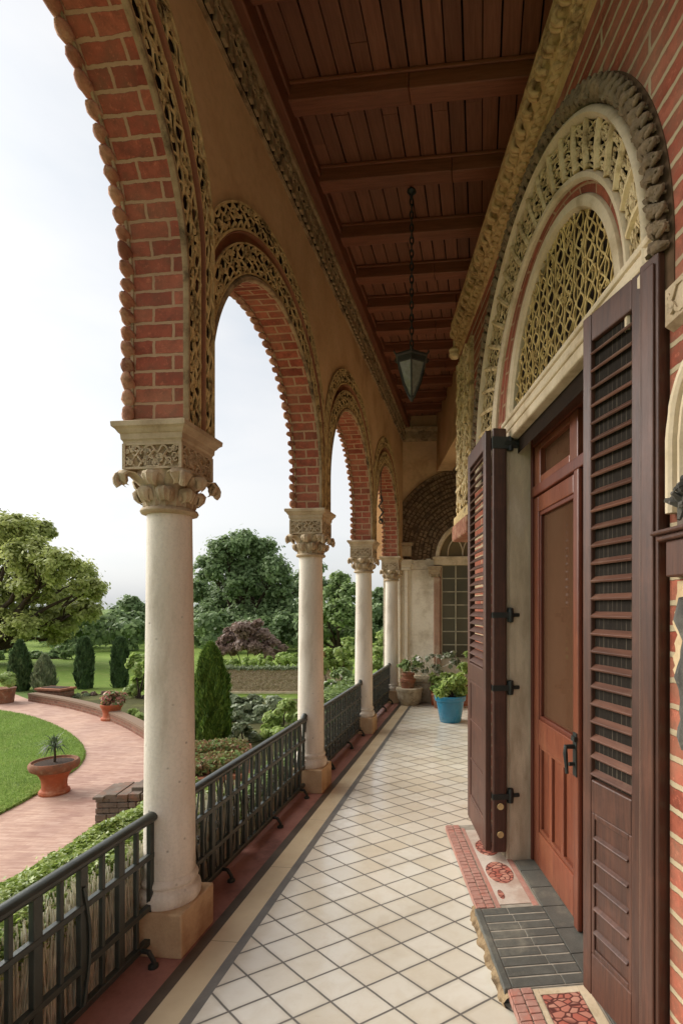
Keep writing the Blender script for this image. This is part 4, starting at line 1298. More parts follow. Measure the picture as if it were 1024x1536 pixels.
# right hand side wall beyond the portal
sw = thing('side_wall', 'plain plastered side wall behind the portal bay', 'wall', (2.6, 5.2, 0), ROT_W)
MB().box(-.5, 5.4, -.1, 0, 0, ZCEIL).build('wall_face', M['plaster'], sw)

# ------------------------------------------------------------------ railings
def railing(name, label, s0, s1, style, loc_t=-.02):
    t = thing(name, label, 'railing', A(s0, loc_t, 0), ROT_A, 'railings between the columns')
    L = s1 - s0; H = .67; g = random.Random(int(s0*10) + 50)
    m = MB()
    pts = [(-.06 if style < 2 else 0, 0, H), (L*.5, 0, H), (L - (.0 if style else .0), 0, H)]
    m.tube(pts, .031, 12, squash=.8)
    m.lathe([(.001,.0),(.02,.004),(.031,.02)], 12, (0,0,H)) if False else None
    if style:
        m.tube([(L - .03, 0, H), (L + .01, 0, H + .03), (L + .028, 0, H + .012), (L + .03, 0, H - .03), (L + .028, 0, H - .12)], [.03, .029, .027, .024, .018], 10)
    m.build('handrail', M['rail_iron'], t, smooth=True)
    m = MB()
    m.box(0, L, -.016, .016, .06, .092)
    m.box(0, L, -.014, .014, H - .20, H - .172); m.box(0, L, -.014, .014, .225, .253)
    m.build('cross_rails', M['rail_iron'], t, bevel=.004)
    m = MB(); n = int(L/.108)
    for i in range(n + 1):
        x = .012 + (L - .024)*i/n
        w = .021 if i % 2 else .010
        w2 = .012 if i % 2 else .010
        lean = g.uniform(-.003, .003)
        T = Matrix.Rotation(lean, 4, 'Y')
        m.box(x - w, x + w, -w2, w2, .062 if i % 2 else .092, H - .02, T)
    m.build('bars', M['rail_iron'], t, bevel=.004)
    m = MB()
    if style == 0:
        for i in range(1, n, 4):
            x = .012 + (L - .024)*i/n
            m = MB()
            m.tube([(x - .012 + .035*math.sin(k/10*PI), -.017, .09 + .48*k/10) for k in range(11)], .007, 5)
            m.build('curved_strap', M['rail_iron'], t, smooth=True)
            m = MB()
    else:
        den = {1: .0, 2: 1, 3: 1}[style]
        for i in range(n):
            x = .012 + (L - .024)*(i + .5)/n
            if den:
                for z0 in (.16, .29, .40, .56):
                    rr = g.uniform(.022, .036); a = g.uniform(0, 6)
                    m.tube([(x + rr*(1 - .05*k)*math.cos(a + k*.6), .0, z0 + rr*1.3*(1 - .05*k)*math.sin(a + k*.6)) for k in range(13)], .0065, 4)
                m.tube([(x + .045*math.sin(k/12*4*PI), .0, .09 + .56*k/12) for k in range(13)], .006, 4)
            else:
                m.tube([(x + .022*math.sin(k/10*2*PI + i), .0, .09 + .56*k/10) for k in range(11)], .0055, 4)
                if i % 2: m.tube([(x + .026*math.cos(k*.6)*(1 - .04*k), 0, .36 + .034*math.sin(k*.6)*(1 - .04*k)) for k in range(13)], .0055, 4)
    if m.v: m.build('scrollwork', M['rail_iron'], t, smooth=True)
    m = MB()
    for f in (.22, .62, .93):
        x = L*f
        m = MB()
        m.tube([(x, 0, .075), (x, -.05, .07), (x, -.075, .03), (x, -.07, .004)], [.012, .012, .011, .016], 6)
        m.lathe([(.001, .0), (.024, .0), (.024, .012), (.012, .02), (.001, .022)], 10, (x, -.072, .0))
        m.build('floor_bracket', M['iron'], t, smooth=True)
    return t
railing('railing', 'iron railing in the foreground with thick rounded handrail and curved straps over the bars', -1.62, -.115, 0)
railing('railing', 'iron railing of upright bars between the nearest and second column', .125, SP - .135, 1)
railing('railing', 'iron railing with dense scrollwork between the second and third column', SP + .13, 2*SP - .12, 2)
railing('railing', 'farthest iron railing, ornate and small, beside the potted plants', 2*SP + .13, 3*SP - .10, 3)
# ------------------------------------------------------------------ foliage
def leaves_mesh(name, P, size, mat, parent=None, aspect=1.7, N=None, flat=.5, sizevar=.55, bend=True):
    """one leaf shaped quad per point; N: preferred normals"""
    P = np.asarray(P, float); n = len(P)
    nn = nrs.normal(size=(n, 3)); nn[:, 2] = np.abs(nn[:, 2])*.6 + .25
    if N is not None: nn = nn*(1-flat)*1.0 + np.asarray(N)*flat*2
    nn /= np.linalg.norm(nn, axis=1)[:, None] + 1e-9
    d = nrs.normal(size=(n, 3)); d -= (d*nn).sum(1)[:, None]*nn
    d /= np.linalg.norm(d, axis=1)[:, None] + 1e-9
    w = np.cross(nn, d)
    s = size*(1 + sizevar*nrs.uniform(-1, 1, n))[:, None]
    a = d*s*aspect*.5; b = w*s*.5
    V = np.empty((n, 4, 3))
    V[:, 0] = P - a; V[:, 1] = P + b - a*.1 + nn*s*.06; V[:, 2] = P + a; V[:, 3] = P - b - a*.1 + nn*s*.06
    return np_mesh(name, V, mat, parent)
def np_mesh(name, V, mat, parent=None):
    n, k, _ = V.shape
    me = bpy.data.meshes.new(name)
    me.vertices.add(n*k); me.vertices.foreach_set('co', V.reshape(-1).astype(np.float32))
    me.loops.add(n*k); me.loops.foreach_set('vertex_index', np.arange(n*k, dtype=np.int32))
    me.polygons.add(n); me.polygons.foreach_set('loop_start', np.arange(0, n*k, k, dtype=np.int32))
    me.update(calc_edges=True)
    me.materials.append(mat)
    o = bpy.data.objects.new(name, me); COL.objects.link(o)
    if parent: o.parent = parent
    return o
def shell(c, r, n, lo=.55, up=.35):
    """points near the surface of an ellipsoid, more on the upper side, plus their outward normals"""
    d = nrs.normal(size=(n, 3)); d /= np.linalg.norm(d, axis=1)[:, None]
    k = nrs.uniform(0, 1, n) < up
    d[k, 2] = np.abs(d[k, 2])
    f = np.minimum(np.abs(nrs.normal(0, .62, n)), 1.7)[:, None] if lo < .28 else (nrs.uniform(lo, 1.05, n)**.8)[:, None]
    return np.asarray(c) + d*np.asarray(r)*f, d
def crown_points(lobes, per, clump=7, lo=.5):
    """lobes: (centre, radius). Each lobe is broken up in smaller tufts so that gaps stay between them"""
    P = []; Nn = []
    for c, r in lobes:
        r = np.asarray(r if hasattr(r, '__len__') else (r, r, r*.85), float)
        c = np.asarray(c, float)
        tc, td = shell(c, r*.80, clump, .35) if True else 0
        for t, d in zip(tc, td):
            rr = r*nrs.uniform(.20, .45)
            p, q = shell(t, rr, max(6, int(per/clump*nrs.uniform(.5, 1.5))), lo)
            P.append(p); Nn.append(q*.7 + d*.5)
    return np.concatenate(P), np.concatenate(Nn)
def limb(mb, p0, p1, r0, r1, sag=.0, g=rnd, n=7):
    p0, p1 = Vector(p0), Vector(p1); L = (p1-p0).length
    pts = []
    for k in range(n):
        f = k/(n-1)
        q = p0.lerp(p1, f) + Vector((g.uniform(-1,1), g.uniform(-1,1), g.uniform(-.6,.6)))*L*.035*(0 < k < n-1) + Vector((0,0,1))*sag*L*math.sin(PI*f)
        pts.append(q)
    mb.tube(pts, [r0 + (r1-r0)*k/(n-1) for k in range(n)], 8)
    return pts
def tree(name, label, base, lobes, leafsize, mat, per, trunk_r, cat='tree', group=None, clump=8, fork=.4, lo=.5, twigs=True, lean=(0,0)):
    """base: (x,y,z). lobes in world space"""
    t = thing(name, label, cat, base, 0, group)
    B = Vector(base)
    L = [(np.array(c) - np.array(base), r) for c, r in lobes]
    P, Nn = crown_points(L, per, clump, lo)
    leaves_mesh('crown', P, leafsize, mat, t, N=Nn)
    m = MB()
    zmax = max(c[2] for c, r in L); cen = sum((np.array(c) for c, r in L))/len(L)
    f = Vector((cen[0]*.35 + lean[0], cen[1]*.35 + lean[1], max(.15, min(c[2] for c, r in L)*fork + .1)))
    limb(m, (0,0,-.15), f, trunk_r, trunk_r*.72)
    for c, r in L:
        c = Vector(c)
        limb(m, f, c, trunk_r*.48, trunk_r*.10, .06)
        if twigs:
            rr = r if not hasattr(r, '__len__') else r[0]
            for _ in range(4):
                d = Vector((rnd.uniform(-1,1), rnd.uniform(-1,1), rnd.uniform(-.3,1)))
                limb(m, f.lerp(c, .75), c + d*rr*.8, trunk_r*.14, trunk_r*.04, 0, n=5)
    m.build('trunk', M['bark'], t, smooth=True)
    return t
def px_lobes(spec, Y, jit, seed=0):
    g = random.Random(seed); out = []
    for px, py, r in spec:
        y = Y + g.uniform(-jit, jit)
        c = at_y(px, py, y); out.append((tuple(c), r*y/F))
    return out

# ------------------------------------------------------------------ ground, path, lawn
gm = MB(); gm.add([(-500,-60,GZ),(500,-60,GZ),(500,900,GZ),(-500,900,GZ)], [(0,1,2,3)])
tag(gm.build('ground', M['ground']), kind='structure')
def gpoly(name, pix, mat, z, extra=None):
    pts = [at_z(px, py, z) for px, py in pix]
    return poly(name, [(p.x, p.y) for p in pts] if not extra else extra, mat, z=z, thick=.02)
def smooth_pts(pts, n=6):
    out = []; N = len(pts)
    for i in range(N-1):
        p0, p1, p2, p3 = (Vector(pts[max(i-1,0)]), Vector(pts[i]), Vector(pts[i+1]), Vector(pts[min(i+2, N-1)]))
        for k in range(n):
            t = k/n
            out.append(tuple(.5*((2*p1) + (p2-p0)*t + (2*p0-5*p1+4*p2-p3)*t*t + (3*p1-p0-3*p2+p3)*t**3)))
    return out + [tuple(pts[-1])]
ZP = GZ + .006
wall_px = [(48,1051),(100,1060),(150,1073),(190,1089),(219,1105),(246,1122),(285,1152)]
wall_g = smooth_pts([at_z(x, y, ZP).to_2d() for x, y in wall_px])
# brick path (its lawn island lies on top)
pth = [(-40, 2.2), (-40, 18.6), tuple(at_z(-60,1040,ZP).to_2d()), tuple(at_z(20,1040,ZP).to_2d())] + wall_g + [tuple(at_z(330,1190,ZP).to_2d()), (-1.9, 6.2), (-2.2, 2.2)]
poly('brick_path', pth, M['path'], z=ZP, thick=.02)
lawn_px = [(-160,1062),(-60,1062),(0,1067),(50,1077),(92,1094),(117,1112),(127,1131),(118,1150),(88,1172),(48,1196),(0,1222),(-80,1262)]
lp = smooth_pts([at_z(x, y, ZP).to_2d() for x, y in lawn_px])
ZLn = ZP + .035
o = poly('lawn', lp + [(-22, 6.5), (-22, 15.5)], M['lawn'], z=ZLn, thick=.04)
# grass blades on the lawn's rim and the near lawn
def in_poly(P, poly_):
    x, y = P[:, 0], P[:, 1]; ins = np.zeros(len(P), bool); n = len(poly_)
    for i in range(n):
        x1, y1 = poly_[i][:2]; x2, y2 = poly_[(i+1) % n][:2]
        c = ((y1 > y) != (y2 > y)) & (x < (x2-x1)*(y-y1)/((y2-y1) + 1e-12) + x1)
        ins ^= c
    return ins
def blades(name, P, h, w, mat, n_=None):
    n = len(P); a = nrs.uniform(0, 2*PI, n); d = np.stack([np.cos(a), np.sin(a), np.zeros(n)], 1)
    hh = h*nrs.uniform(.5, 1.2, n)[:, None]; lean = nrs.normal(size=(n, 3))*.35; lean[:, 2] = 1
    V = np.empty((n, 3, 3)); V[:, 0] = P - d*w/2; V[:, 1] = P + d*w/2; V[:, 2] = P + lean*hh
    o = np_mesh(name, V, mat); o['kind'] = 'stuff'; return o
M['grass'] = mat_leaf('grass blade', rgb(112,142,54), rgb(132,160,68), rgb(152,174,86), .35, .6)
LP = lp + [(-22, 6.5), (-22, 15.5)]
Q = np.stack([nrs.uniform(-17, -4.0, 230000), nrs.uniform(5.0, 16.8, 230000), np.full(230000, ZLn)], 1)
Q = Q[in_poly(Q, LP)]
rim = []
for i in range(len(lp)-1):
    for _ in range(70):
        f = rnd.random(); rim.append((lp[i][0] + f*(lp[i+1][0]-lp[i][0]) + rnd.uniform(-.05,.02), lp[i][1] + f*(lp[i+1][1]-lp[i][1]) + rnd.uniform(-.03,.03), ZLn - .03))
blades('grass', np.concatenate([Q, np.array(rim)]), .045, .012, M['grass'])
# far lawn, a little lighter, and planting beds
far = [at_z(x, y, GZ + .004).to_2d() for x, y in [(60,1036),(120,1046),(200,1052),(440,1052),(700,1050),(760,960),(300,955),(-200,955),(-200,1030)]]
poly('far_lawn', [tuple(p) for p in far], M['lawn'], z=GZ + .004, thick=.02)
bed = wall_g + [tuple(at_z(x, y, ZP).to_2d()) for x, y in [(330,1190),(700,1190),(700,1052),(300,1046),(200,1042),(90,1040)]]
poly('planting_bed', bed, M['bed'], z=GZ + .010, thick=.02)

# low curved brick wall
def wall_along(name, label, pts, h, th, mat, cop):
    t = thing(name, label, 'wall', (pts[0][0], pts[0][1], GZ))
    o = Vector((pts[0][0], pts[0][1])); rows = []; uv = []; L = 0; crow = []
    for i, p in enumerate(pts):
        a = Vector(pts[max(i-1,0)]); b = Vector(pts[min(i+1, len(pts)-1)]); d = (b-a).normalized(); n = Vector((-d.y, d.x))
        if i: L += (Vector(p) - Vector(pts[i-1])).length
        q = Vector(p) - o
        rows.append([(q.x - n.x*th/2, q.y - n.y*th/2, 0), (q.x - n.x*th/2, q.y - n.y*th/2, h), (q.x + n.x*th/2, q.y + n.y*th/2, h), (q.x + n.x*th/2, q.y + n.y*th/2, 0)])
        uv.append([(L, 0), (L, h), (L, h + th), (L, 2*h + th)])
        e = th/2 + .02
        crow.append([(q.x - n.x*e, q.y - n.y*e, h), (q.x - n.x*e, q.y - n.y*e, h + .06), (q.x + n.x*e, q.y + n.y*e, h + .06), (q.x + n.x*e, q.y + n.y*e, h)])
    MB().sheet(rows, uv).build('brickwork', mat, t)
    MB().sheet(crow).build('coping', cop, t)
    return t
wall_along('low_garden_wall', 'low curved dark brick wall along the far edge of the pink path', wall_g[:-6], .20, .2, M['brick_low'], M['weave_dark'] if 'weave_dark' in M else M['brick_low'])
bx = at_z(68, 1052, GZ)
pl = thing('planter_box', 'small flat topped brick planter at the far end of the curved wall', 'planter', (bx.x, bx.y + .45, GZ), R(-14))
MB().box(-.48, .46, -.22, .30, 0, .30).build('brickwork', M['brick_low'], pl); MB().box(-.53, .51, -.27, .35, .30, .37).build('coping', M['coping'], pl, bevel=.01)
MB().box(-.40, .38, -.14, .22, .371, .385).build('soil', M['soil'], pl)

# rough stone pier
sp_ = at_y(190, 1186, 6.3)
rp = thing('stone_pier', 'short rough pier of stacked stones beside the clipped hedge', 'pier', (sp_.x, 6.3, GZ), R(4))
H = sp_.z - GZ; m = MB(); g = random.Random(12); z = 0
MB().box(-.21, .33, -.16, .28, 0, H - .03).build('core', M['soil'], rp)
while z < H - .02:
    hh = min(g.choice([.035, .05, .065, .08]), H - z)
    for (xa, xb, face) in ((-.25, .36, 0), (-.20, .32, 1)):
        x = xa
        while x < xb - .02:
            w = min(g.uniform(.06, .24), xb - x)
            d = g.uniform(-.018, .018)
            if face == 0: m.box(x + .003, x + w - .003, -.20 + d, .0, z + .003, z + hh - .003)
            else: m.box(-.25 + d, -.1, x + .003 , x + w - .003, z + .003, z + hh - .003)
            x += w
    z += hh
for i in range(5):
    m.box(-.27 + i*.13, -.15 + i*.13, -.23 + g.uniform(0,.03), .26, H - .025, H + g.uniform(.0, .03))
m.box(.10, .36, -.1, .28, H, H + .07)
m.build('stones', M['rubble2'] if 'rubble2' in M else M['rubble'], rp, bevel=.012)

# ------------------------------------------------------------------ pots
def pot_lathe(prof, wob=None, seg=40): return MB().lathe(prof, seg, wob=wob)
p = at_z(69, 1196, ZP); s_ = p.y/F
tp = thing('terracotta_bowl', 'wide terracotta bowl on a pedestal foot with one small spiky plant, on the lawn edge', 'planter', (p.x, p.y + .2, ZP))
sc = (p.y + .2)/F*.93
def sp2(l): return [(r*sc, z*sc) for r, z in l]
pot_lathe(sp2([(.5,0),(21,0),(22,3),(21,6),(18,8),(17.5,14),(18,22),(21,30),(25,36),(.5,36)])).build('foot', M['terracotta'], tp, smooth=True)
pot_lathe(sp2([(20,35),(27,36.5),(33,40),(35.5,45),(35,50),(33,52.5),(31,52.5),(29.5,49.5),(.5,47)]), wob=lambda w, z: 1 + .02*noise.noise(Vector((w*6, z*9, 2)))).build('bowl', M['terracotta_old'], tp, smooth=True)
pot_lathe(sp2([(.5,50),(22,50),(29.5,49)])).build('soil', M['soil'], tp)
m = MB(); m.tube([(0,0,48*sc),(.01,0,60*sc),(.0,.01,74*sc)], [.022,.016,.013], 7); m.build('stem', M['bark'], tp, smooth=True)
V = []
for i in range(64):
    a = rnd.uniform(0, 2*PI); e = rnd.uniform(-.15, 1.35); L0 = rnd.uniform(.20, .34)
    d = Vector((math.cos(a)*math.cos(e), math.sin(a)*math.cos(e), math.sin(e))); w = Vector((-math.sin(a), math.cos(a), 0))*.012
    b = Vector((0,0,74*sc)); mid_ = b + d*L0*.55 + Vector((0,0,.01)); tip = b + d*L0 - Vector((0,0,.05 + .05*math.cos(e)))
    V.append([b - w*.6, b + w*.6, mid_ + w, mid_ - w]); V.append([mid_ - w, mid_ + w, tip + w*.1, tip - w*.1])
np_mesh('spiky_leaves', np.array([[tuple(q) for q in f] for f in V]), M['spike'], tp)

p = at_z(171, 1078, ZP)
fp = thing('flower_pot', 'terracotta pot of pink and cream flowers standing at the curved brick wall', 'planter', (p.x, p.y - .1, ZP))
sc = p.y/F
pot_lathe(sp2([(.5,0),(14,0),(14.5,3),(12,5),(11,9),(13,17),(15,20),(15,23),(13,23),(12,20),(.5,20)])).build('pot', M['terracotta'], fp, smooth=True)
Pn, Nn = crown_points([((0,0,31*sc), (21*sc, 21*sc, 13*sc)), ((8*sc,0,24*sc), (12*sc,12*sc,9*sc))], 1300, 9)
k = nrs.uniform(size=len(Pn)) < .62
leaves_mesh('blooms', Pn[k], .055, M['petal_pink'], fp, N=Nn[k]); leaves_mesh('foliage', Pn[~k], .06, M['leaf_mid'], fp, N=Nn[~k])
p = at_z(4, 1054, ZP)
lp_ = thing('garden_pot', 'dark brick planter with a pale green leafy plant, half out of view', 'planter', (p.x, p.y, ZP))
sc = p.y/F
pot_lathe(sp2([(.5,0),(14,0),(15,9),(16.5,19),(17.5,22),(15,22),(.5,20)])).build('pot', M['terracotta_old'], lp_, smooth=True)
Pn, Nn = crown_points([((0,0,32*sc), (22*sc,22*sc,14*sc))], 1700, 9); leaves_mesh('foliage', Pn, .07, M['leaf_bright'], lp_, N=Nn)

# blue pot and the cluster by the end wall
p = at_z(675, 1082, 0); sc = p.y/F
bp = thing('blue_pot', 'bright blue glazed pot with a leafy green shrub on the tiled floor', 'flower pot', (p.x, p.y, 0), .3)
pot_lathe(sp2([(.5,0),(15,0),(16,1.5),(17.5,10),(20,25),(21,31),(23,32),(23.8,34),(23.8,38.5),(22.8,39.5),(21,39),(20.3,34),(.5,33.5)]), seg=10 if False else 40).build('pot', M['bluepot'], bp, smooth=True)
pot_lathe(sp2([(.5,36.5),(21,36)])).build('soil', M['soil'], bp)
Pn, Nn = crown_points([((0,0,50*sc),(19*sc,19*sc,13*sc)),((12*sc,0,60*sc),(13*sc,13*sc,12*sc)),((-15*sc,-4*sc,44*sc),(9*sc,9*sc,5*sc)),((14*sc,-6*sc,46*sc),(12*sc,9*sc,6*sc))], 420, 8, .3)
leaves_mesh('foliage', Pn, .062, M['leaf_bright'], bp, N=Nn, aspect=2.3)
m = MB()
for i in range(16): limb(m, (rnd.uniform(-.05,.05), rnd.uniform(-.05,.05), 36*sc), (rnd.uniform(-.2,.2), rnd.uniform(-.15,.15), rnd.uniform(48,66)*sc), .008, .003, n=5)
m.build('stems', M['bark'], bp)
p = at_z(614, 1050, 0); p.y = min(p.y, 9.35); p.x = (614 - CX)/F*p.y; sc = p.y/F
w1 = thing('stone_bowl_pot', 'round weathered stone bowl on the porch floor under a small brown pot', 'flower pot', (p.x, p.y, 0))
pot_lathe(sp2([(.5,0),(13,0),(15.5,4),(18,11),(18.5,18),(19.5,20),(20.5,22),(20.5,25),(18,26),(.5,24)]), wob=lambda w, z: 1 + .02*math.sin(w*14)).build('bowl', M['stonepot'], w1, smooth=True)
w2 = thing('brown_pot', 'small brown clay pot standing in the weathered stone bowl', 'flower pot', (p.x - .03, p.y, 24.3*sc))
pot_lathe(sp2([(.5,0),(9,0),(10.5,9),(12,10),(12,14),(9,14.5),(8.6,19),(10,20),(10,23),(8,23),(7,20),(.5,19)])).build('pot', M['terracotta_old'], w2, smooth=True)
Pn, Nn = crown_points([((-.05,0,34*sc),(16*sc,12*sc,10*sc)),((.16,.05,40*sc),(12*sc,10*sc,9*sc))], 160, 6, .3); leaves_mesh('foliage', Pn, .05, M['leaf_mid'], w2, N=Nn, aspect=2)
Pn, Nn = crown_points([((.1,0,42*sc),(20*sc,12*sc,9*sc))], 60, 6, .3); leaves_mesh('blossoms', Pn, .035, M['petal_white'], w2, N=Nn)
tr_ = thing('stone_trough', 'pale stone trough with straggly white flowers against the far wall', 'planter', A(S_END - .35, .72, 0), ROT_A - PI/2)
m = MB(); m.box(-.36, .50, -.22, .22, .0, .36); m.box(-.40, .54, -.26, .25, .36, .44); m.build('trough', M['stonepot'], tr_, bevel=.02)
m = MB()
for i in range(26): limb(m, (rnd.uniform(-.3,.45), rnd.uniform(-.1,.1), .42), (rnd.uniform(-.5,.6), rnd.uniform(-.25,.1), rnd.uniform(.5,.95)), .006, .003, n=5)
m.build('stems', M['twig'], tr_)
Pn, Nn = crown_points([((x, -.05, z), (.2,.14,.13)) for x, z in ((-.35,.55),(-.1,.62),(.15,.58),(.4,.66),(.0,.78),(.3,.8))], 90, 6, .2)
k = nrs.uniform(size=len(Pn)) < .4
leaves_mesh('blossoms', Pn[k], .034, M['petal_white'], tr_, N=Nn[k]); leaves_mesh('foliage', Pn[~k], .05, M['leaf_grey'], tr_, N=Nn[~k])
gpx = A(S_END - .62, 1.16, 0)
gb = thing('leafy_shrub', 'yellow green bushy shrub in a low terracotta trough behind the blue pot', 'shrub', gpx, ROT_A - PI/2)
m = MB(); m.box(-.42, .7, -.18, .18, 0, .26); m.box(-.45, .73, -.21, .21, .26, .31); m.build('trough', M['terracotta'], gb, bevel=.015)
Pn, Nn = crown_points([((x, y, z), (.20,.18,.17)) for x, y, z in ((-.1,-.1,.42),(.15,-.1,.62),(.38,-.05,.55),(.3,.0,.8),(.55,.0,.72),(-.3,-.1,.36),(.6,-.1,.45))], 260, 8, .2)
leaves_mesh('foliage', Pn, .062, M['leaf_bright'], gb, N=Nn, aspect=1.9)
fb = thing('fern_cushion', 'low dense green cushion plant between the trough and the leafy shrub', 'plant', A(S_END - .98, .93, 0), 0)
MB().lathe([(.001,0),(.12,0),(.15,.2),(.17,.22),(.15,.23),(.001,.22)], 24).build('pot', M['terracotta_old'], fb, smooth=True)
Pn, Nn = crown_points([((0,0,.30),(.24,.2,.12)),((.12,0,.36),(.16,.14,.1))], 900, 8); leaves_mesh('foliage', Pn, .035, M['leaf_cyp'], fb, N=Nn)
vi = thing('hanging_vine', 'dry creeper hanging beside the far arched window', 'vine', A(S_END - .04, 2.02, 0), 0)
m = MB()
for i in range(9):
    x = rnd.uniform(-.05,.07); limb(m, (x, -.05, .3), (x + rnd.uniform(-.06,.06), -.06, rnd.uniform(1.9,2.4)), .008, .004, n=10)
m.build('stems', M['twig'], vi)
Pn, Nn = crown_points([((.0,-.08,z),(.10,.05,.16)) for z in (2.3,2.1,1.85,1.5,1.0)], 70, 5); leaves_mesh('foliage', Pn, .04, M['leaf_mid'], vi, N=Nn)

# ------------------------------------------------------------------ hedge behind the railing
def hedge(name, label, s0, s1, t0, t1, z1, n, leaf, mat, twigs):
    h = thing(name, label, 'hedge', A(s0, (t0+t1)/2, GZ), ROT_A)
    L = s1 - s0; w = abs(t1-t0); Hh = z1 - GZ
    Pn = np.empty((n, 3)); face = nrs.uniform(size=n)
    x = nrs.uniform(0, L, n); y = nrs.uniform(-w/2, w/2, n); z = np.full(n, Hh)
    und = np.array([noise.noise(Vector((a*1.7, b*3, 5))) for a, b in zip(x, y)])*.05 + np.array([noise.noise(Vector((a*7, b*7, 1))) for a, b in zip(x, y)])*.03
    e = np.abs(y)/(w/2)
    z = Hh + und - np.where(y > 0, .16, .07)*e**4 - np.abs(nrs.normal(size=n))*.035
    k = face > .72                     # garden side and porch-side upper edge
    y[k] = w/2 + nrs.normal(size=k.sum())*.03
    lo = np.where(y[k] > 0, .3, Hh - .20)
    z[k] = lo + (Hh - .1 - lo)*nrs.uniform(size=k.sum())**.6
    q = nrs.uniform(size=n) < .03; x[q] = np.where(nrs.uniform(size=q.sum()) < .5, 0, L); z[q] = nrs.uniform(.2, Hh, q.sum())
    Nn = np.tile([0, 0, 1.0], (n, 1)); Nn[k] = np.stack([np.zeros(k.sum()), np.sign(y[k]), np.full(k.sum(), .5)], 1)
    leaves_mesh('foliage', np.stack([x, y, z], 1), leaf, mat, h, N=Nn, flat=.4, aspect=1.6)
    m = MB(); g = random.Random(4)
    for i in range(twigs):
        xx = g.uniform(0, L); yy = g.uniform(-w/2, -w/2 + .12); hgt = Hh - g.uniform(.0, .16)
        pts = [(xx, yy, 0), (xx + g.uniform(-.03,.03), yy + g.uniform(-.03,.03), hgt*.35), (xx + g.uniform(-.03,.03), yy + g.uniform(-.03,.03), hgt*.7), (xx + g.uniform(-.06,.06), yy + g.uniform(-.03,.03), hgt)]
        m.tube(pts, [.0055, .0048, .0040, .0028], 4, False)
    m.build('stems', M['twig'], h)
    return h
hedge('clipped_hedge', 'clipped box hedge with bare dry stems behind the foreground railing', -2.6, .95, -.10, -.62, .50, 120000, .0145, M['leaf_hedge'], 8500)
hedge('low_hedge', 'lower leggy hedge behind the second railing', 1.05, 4.6, -.10, -.48, .27, 26000, .019, M['leaf_mid'], 2600)
hedge('far_hedge', 'white flecked bushy hedge behind the railing with dense scrollwork', 4.7, 7.2, -.30, -.9, .42, 9000, .045, M['leaf_mid'], 200)
und = np.stack([nrs.uniform(-2.6, 4.6, 26000), -nrs.uniform(-.9, -.08, 26000), np.zeros(26000)], 1)
loc = np.array([A(a, -b, GZ) for a, b, _ in und])
blades('undergrowth', loc, .42, .014, M['grass'])

# ------------------------------------------------------------------ cypresses and shrubs
def cypress(name, label, px, pyb, pyt, wpx, mat, n, leaf, pointed=.5, group=None, Y=None):
    if Y is None:
        b = at_z(px, pyb, GZ)
    else:
        b = at_y(px, pyb, Y); b.z = GZ
    sc = b.y/F; H = EYE + (911 - pyt)*sc - GZ; Rr = wpx*sc/2
    t = thing(name, label, 'cypress', b, 0, group)
    f = nrs.uniform(0, 1, n)**.85; a = nrs.uniform(0, 2*PI, n)
    prof = np.sin(np.clip((1-f)**pointed*1.75, 0, PI/2))*(.80 + .2*np.minimum(1, f*5))
    lump = 1 + .10*np.sin(a*5 + f*9) + .06*np.sin(a*11 - f*23)
    r = Rr*prof*lump*(1 - np.abs(nrs.normal(size=n))*.13)*np.where(nrs.uniform(size=n) < .06, nrs.uniform(1.03, 1.22, n), 1)*np.array([1 + .22*noise.noise(Vector((math.cos(q)*1.6, math.sin(q)*1.6, v*7 + px))) for q, v in zip(a, f)])
    P = np.stack([r*np.cos(a), r*np.sin(a), .05 + f*(H-.05)], 1)
    Nn = np.stack([np.cos(a), np.sin(a), np.full(n, .3)], 1)
    # upright sprays
    d = Nn*np.array([.35,.35,0]) + np.array([0,0,1.0]) + nrs.normal(size=(n,3))*.22
    d /= np.linalg.norm(d, axis=1)[:, None]; w = np.cross(d, Nn); w /= np.linalg.norm(w, axis=1)[:, None]
    w = w*np.cos(nrs.uniform(-1,1,n))[:, None] + np.cross(w, d)*np.sin(nrs.uniform(-1,1,n))[:, None]
    s = leaf*nrs.uniform(.6, 1.4, n)[:, None]
    V = np.empty((n, 4, 3)); V[:,0] = P - d*s; V[:,1] = P + w*s*.30; V[:,2] = P + d*s*1.2; V[:,3] = P - w*s*.30
    np_mesh('foliage', V, mat, t)
    m = MB(); m.tube([(0,0,-.1),(0,0,H*.5),(0,0,H*.85)], [Rr*.28, Rr*.2, .01], 8); m.build('trunk', M['bark'], t)
    return t
cypress('cypress', 'bright green pointed cypress beyond the second railing, much larger than the others', 316, 1122, 966, 54, M['leaf_cyp'], 26000, .055, .62, None, 11.2)
gC = 'dark clipped cypresses on the far lawn'
cypress('cypress', 'dark clipped cypress widest of the far row, under the big spreading tree', 30, 1036, 963, 28, M['leaf_cypd'], 9000, .09, .7, gC)
cypress('cypress', 'dark clipped cypress standing on open lawn above the curved brick wall', 127, 1033, 958, 22, M['leaf_cypd'], 9000, .085, .42, gC)
cypress('cypress', 'slim dark clipped cypress on the far lawn above the pink flower pot', 180, 1031, 958, 21, M['leaf_cypd'], 9000, .085, .42, gC)
cypress('conical_shrub', 'loose grey green conical shrub between two dark cypresses', 67, 1037, 985, 27, M['leaf_grey'], 6000, .10, .8)

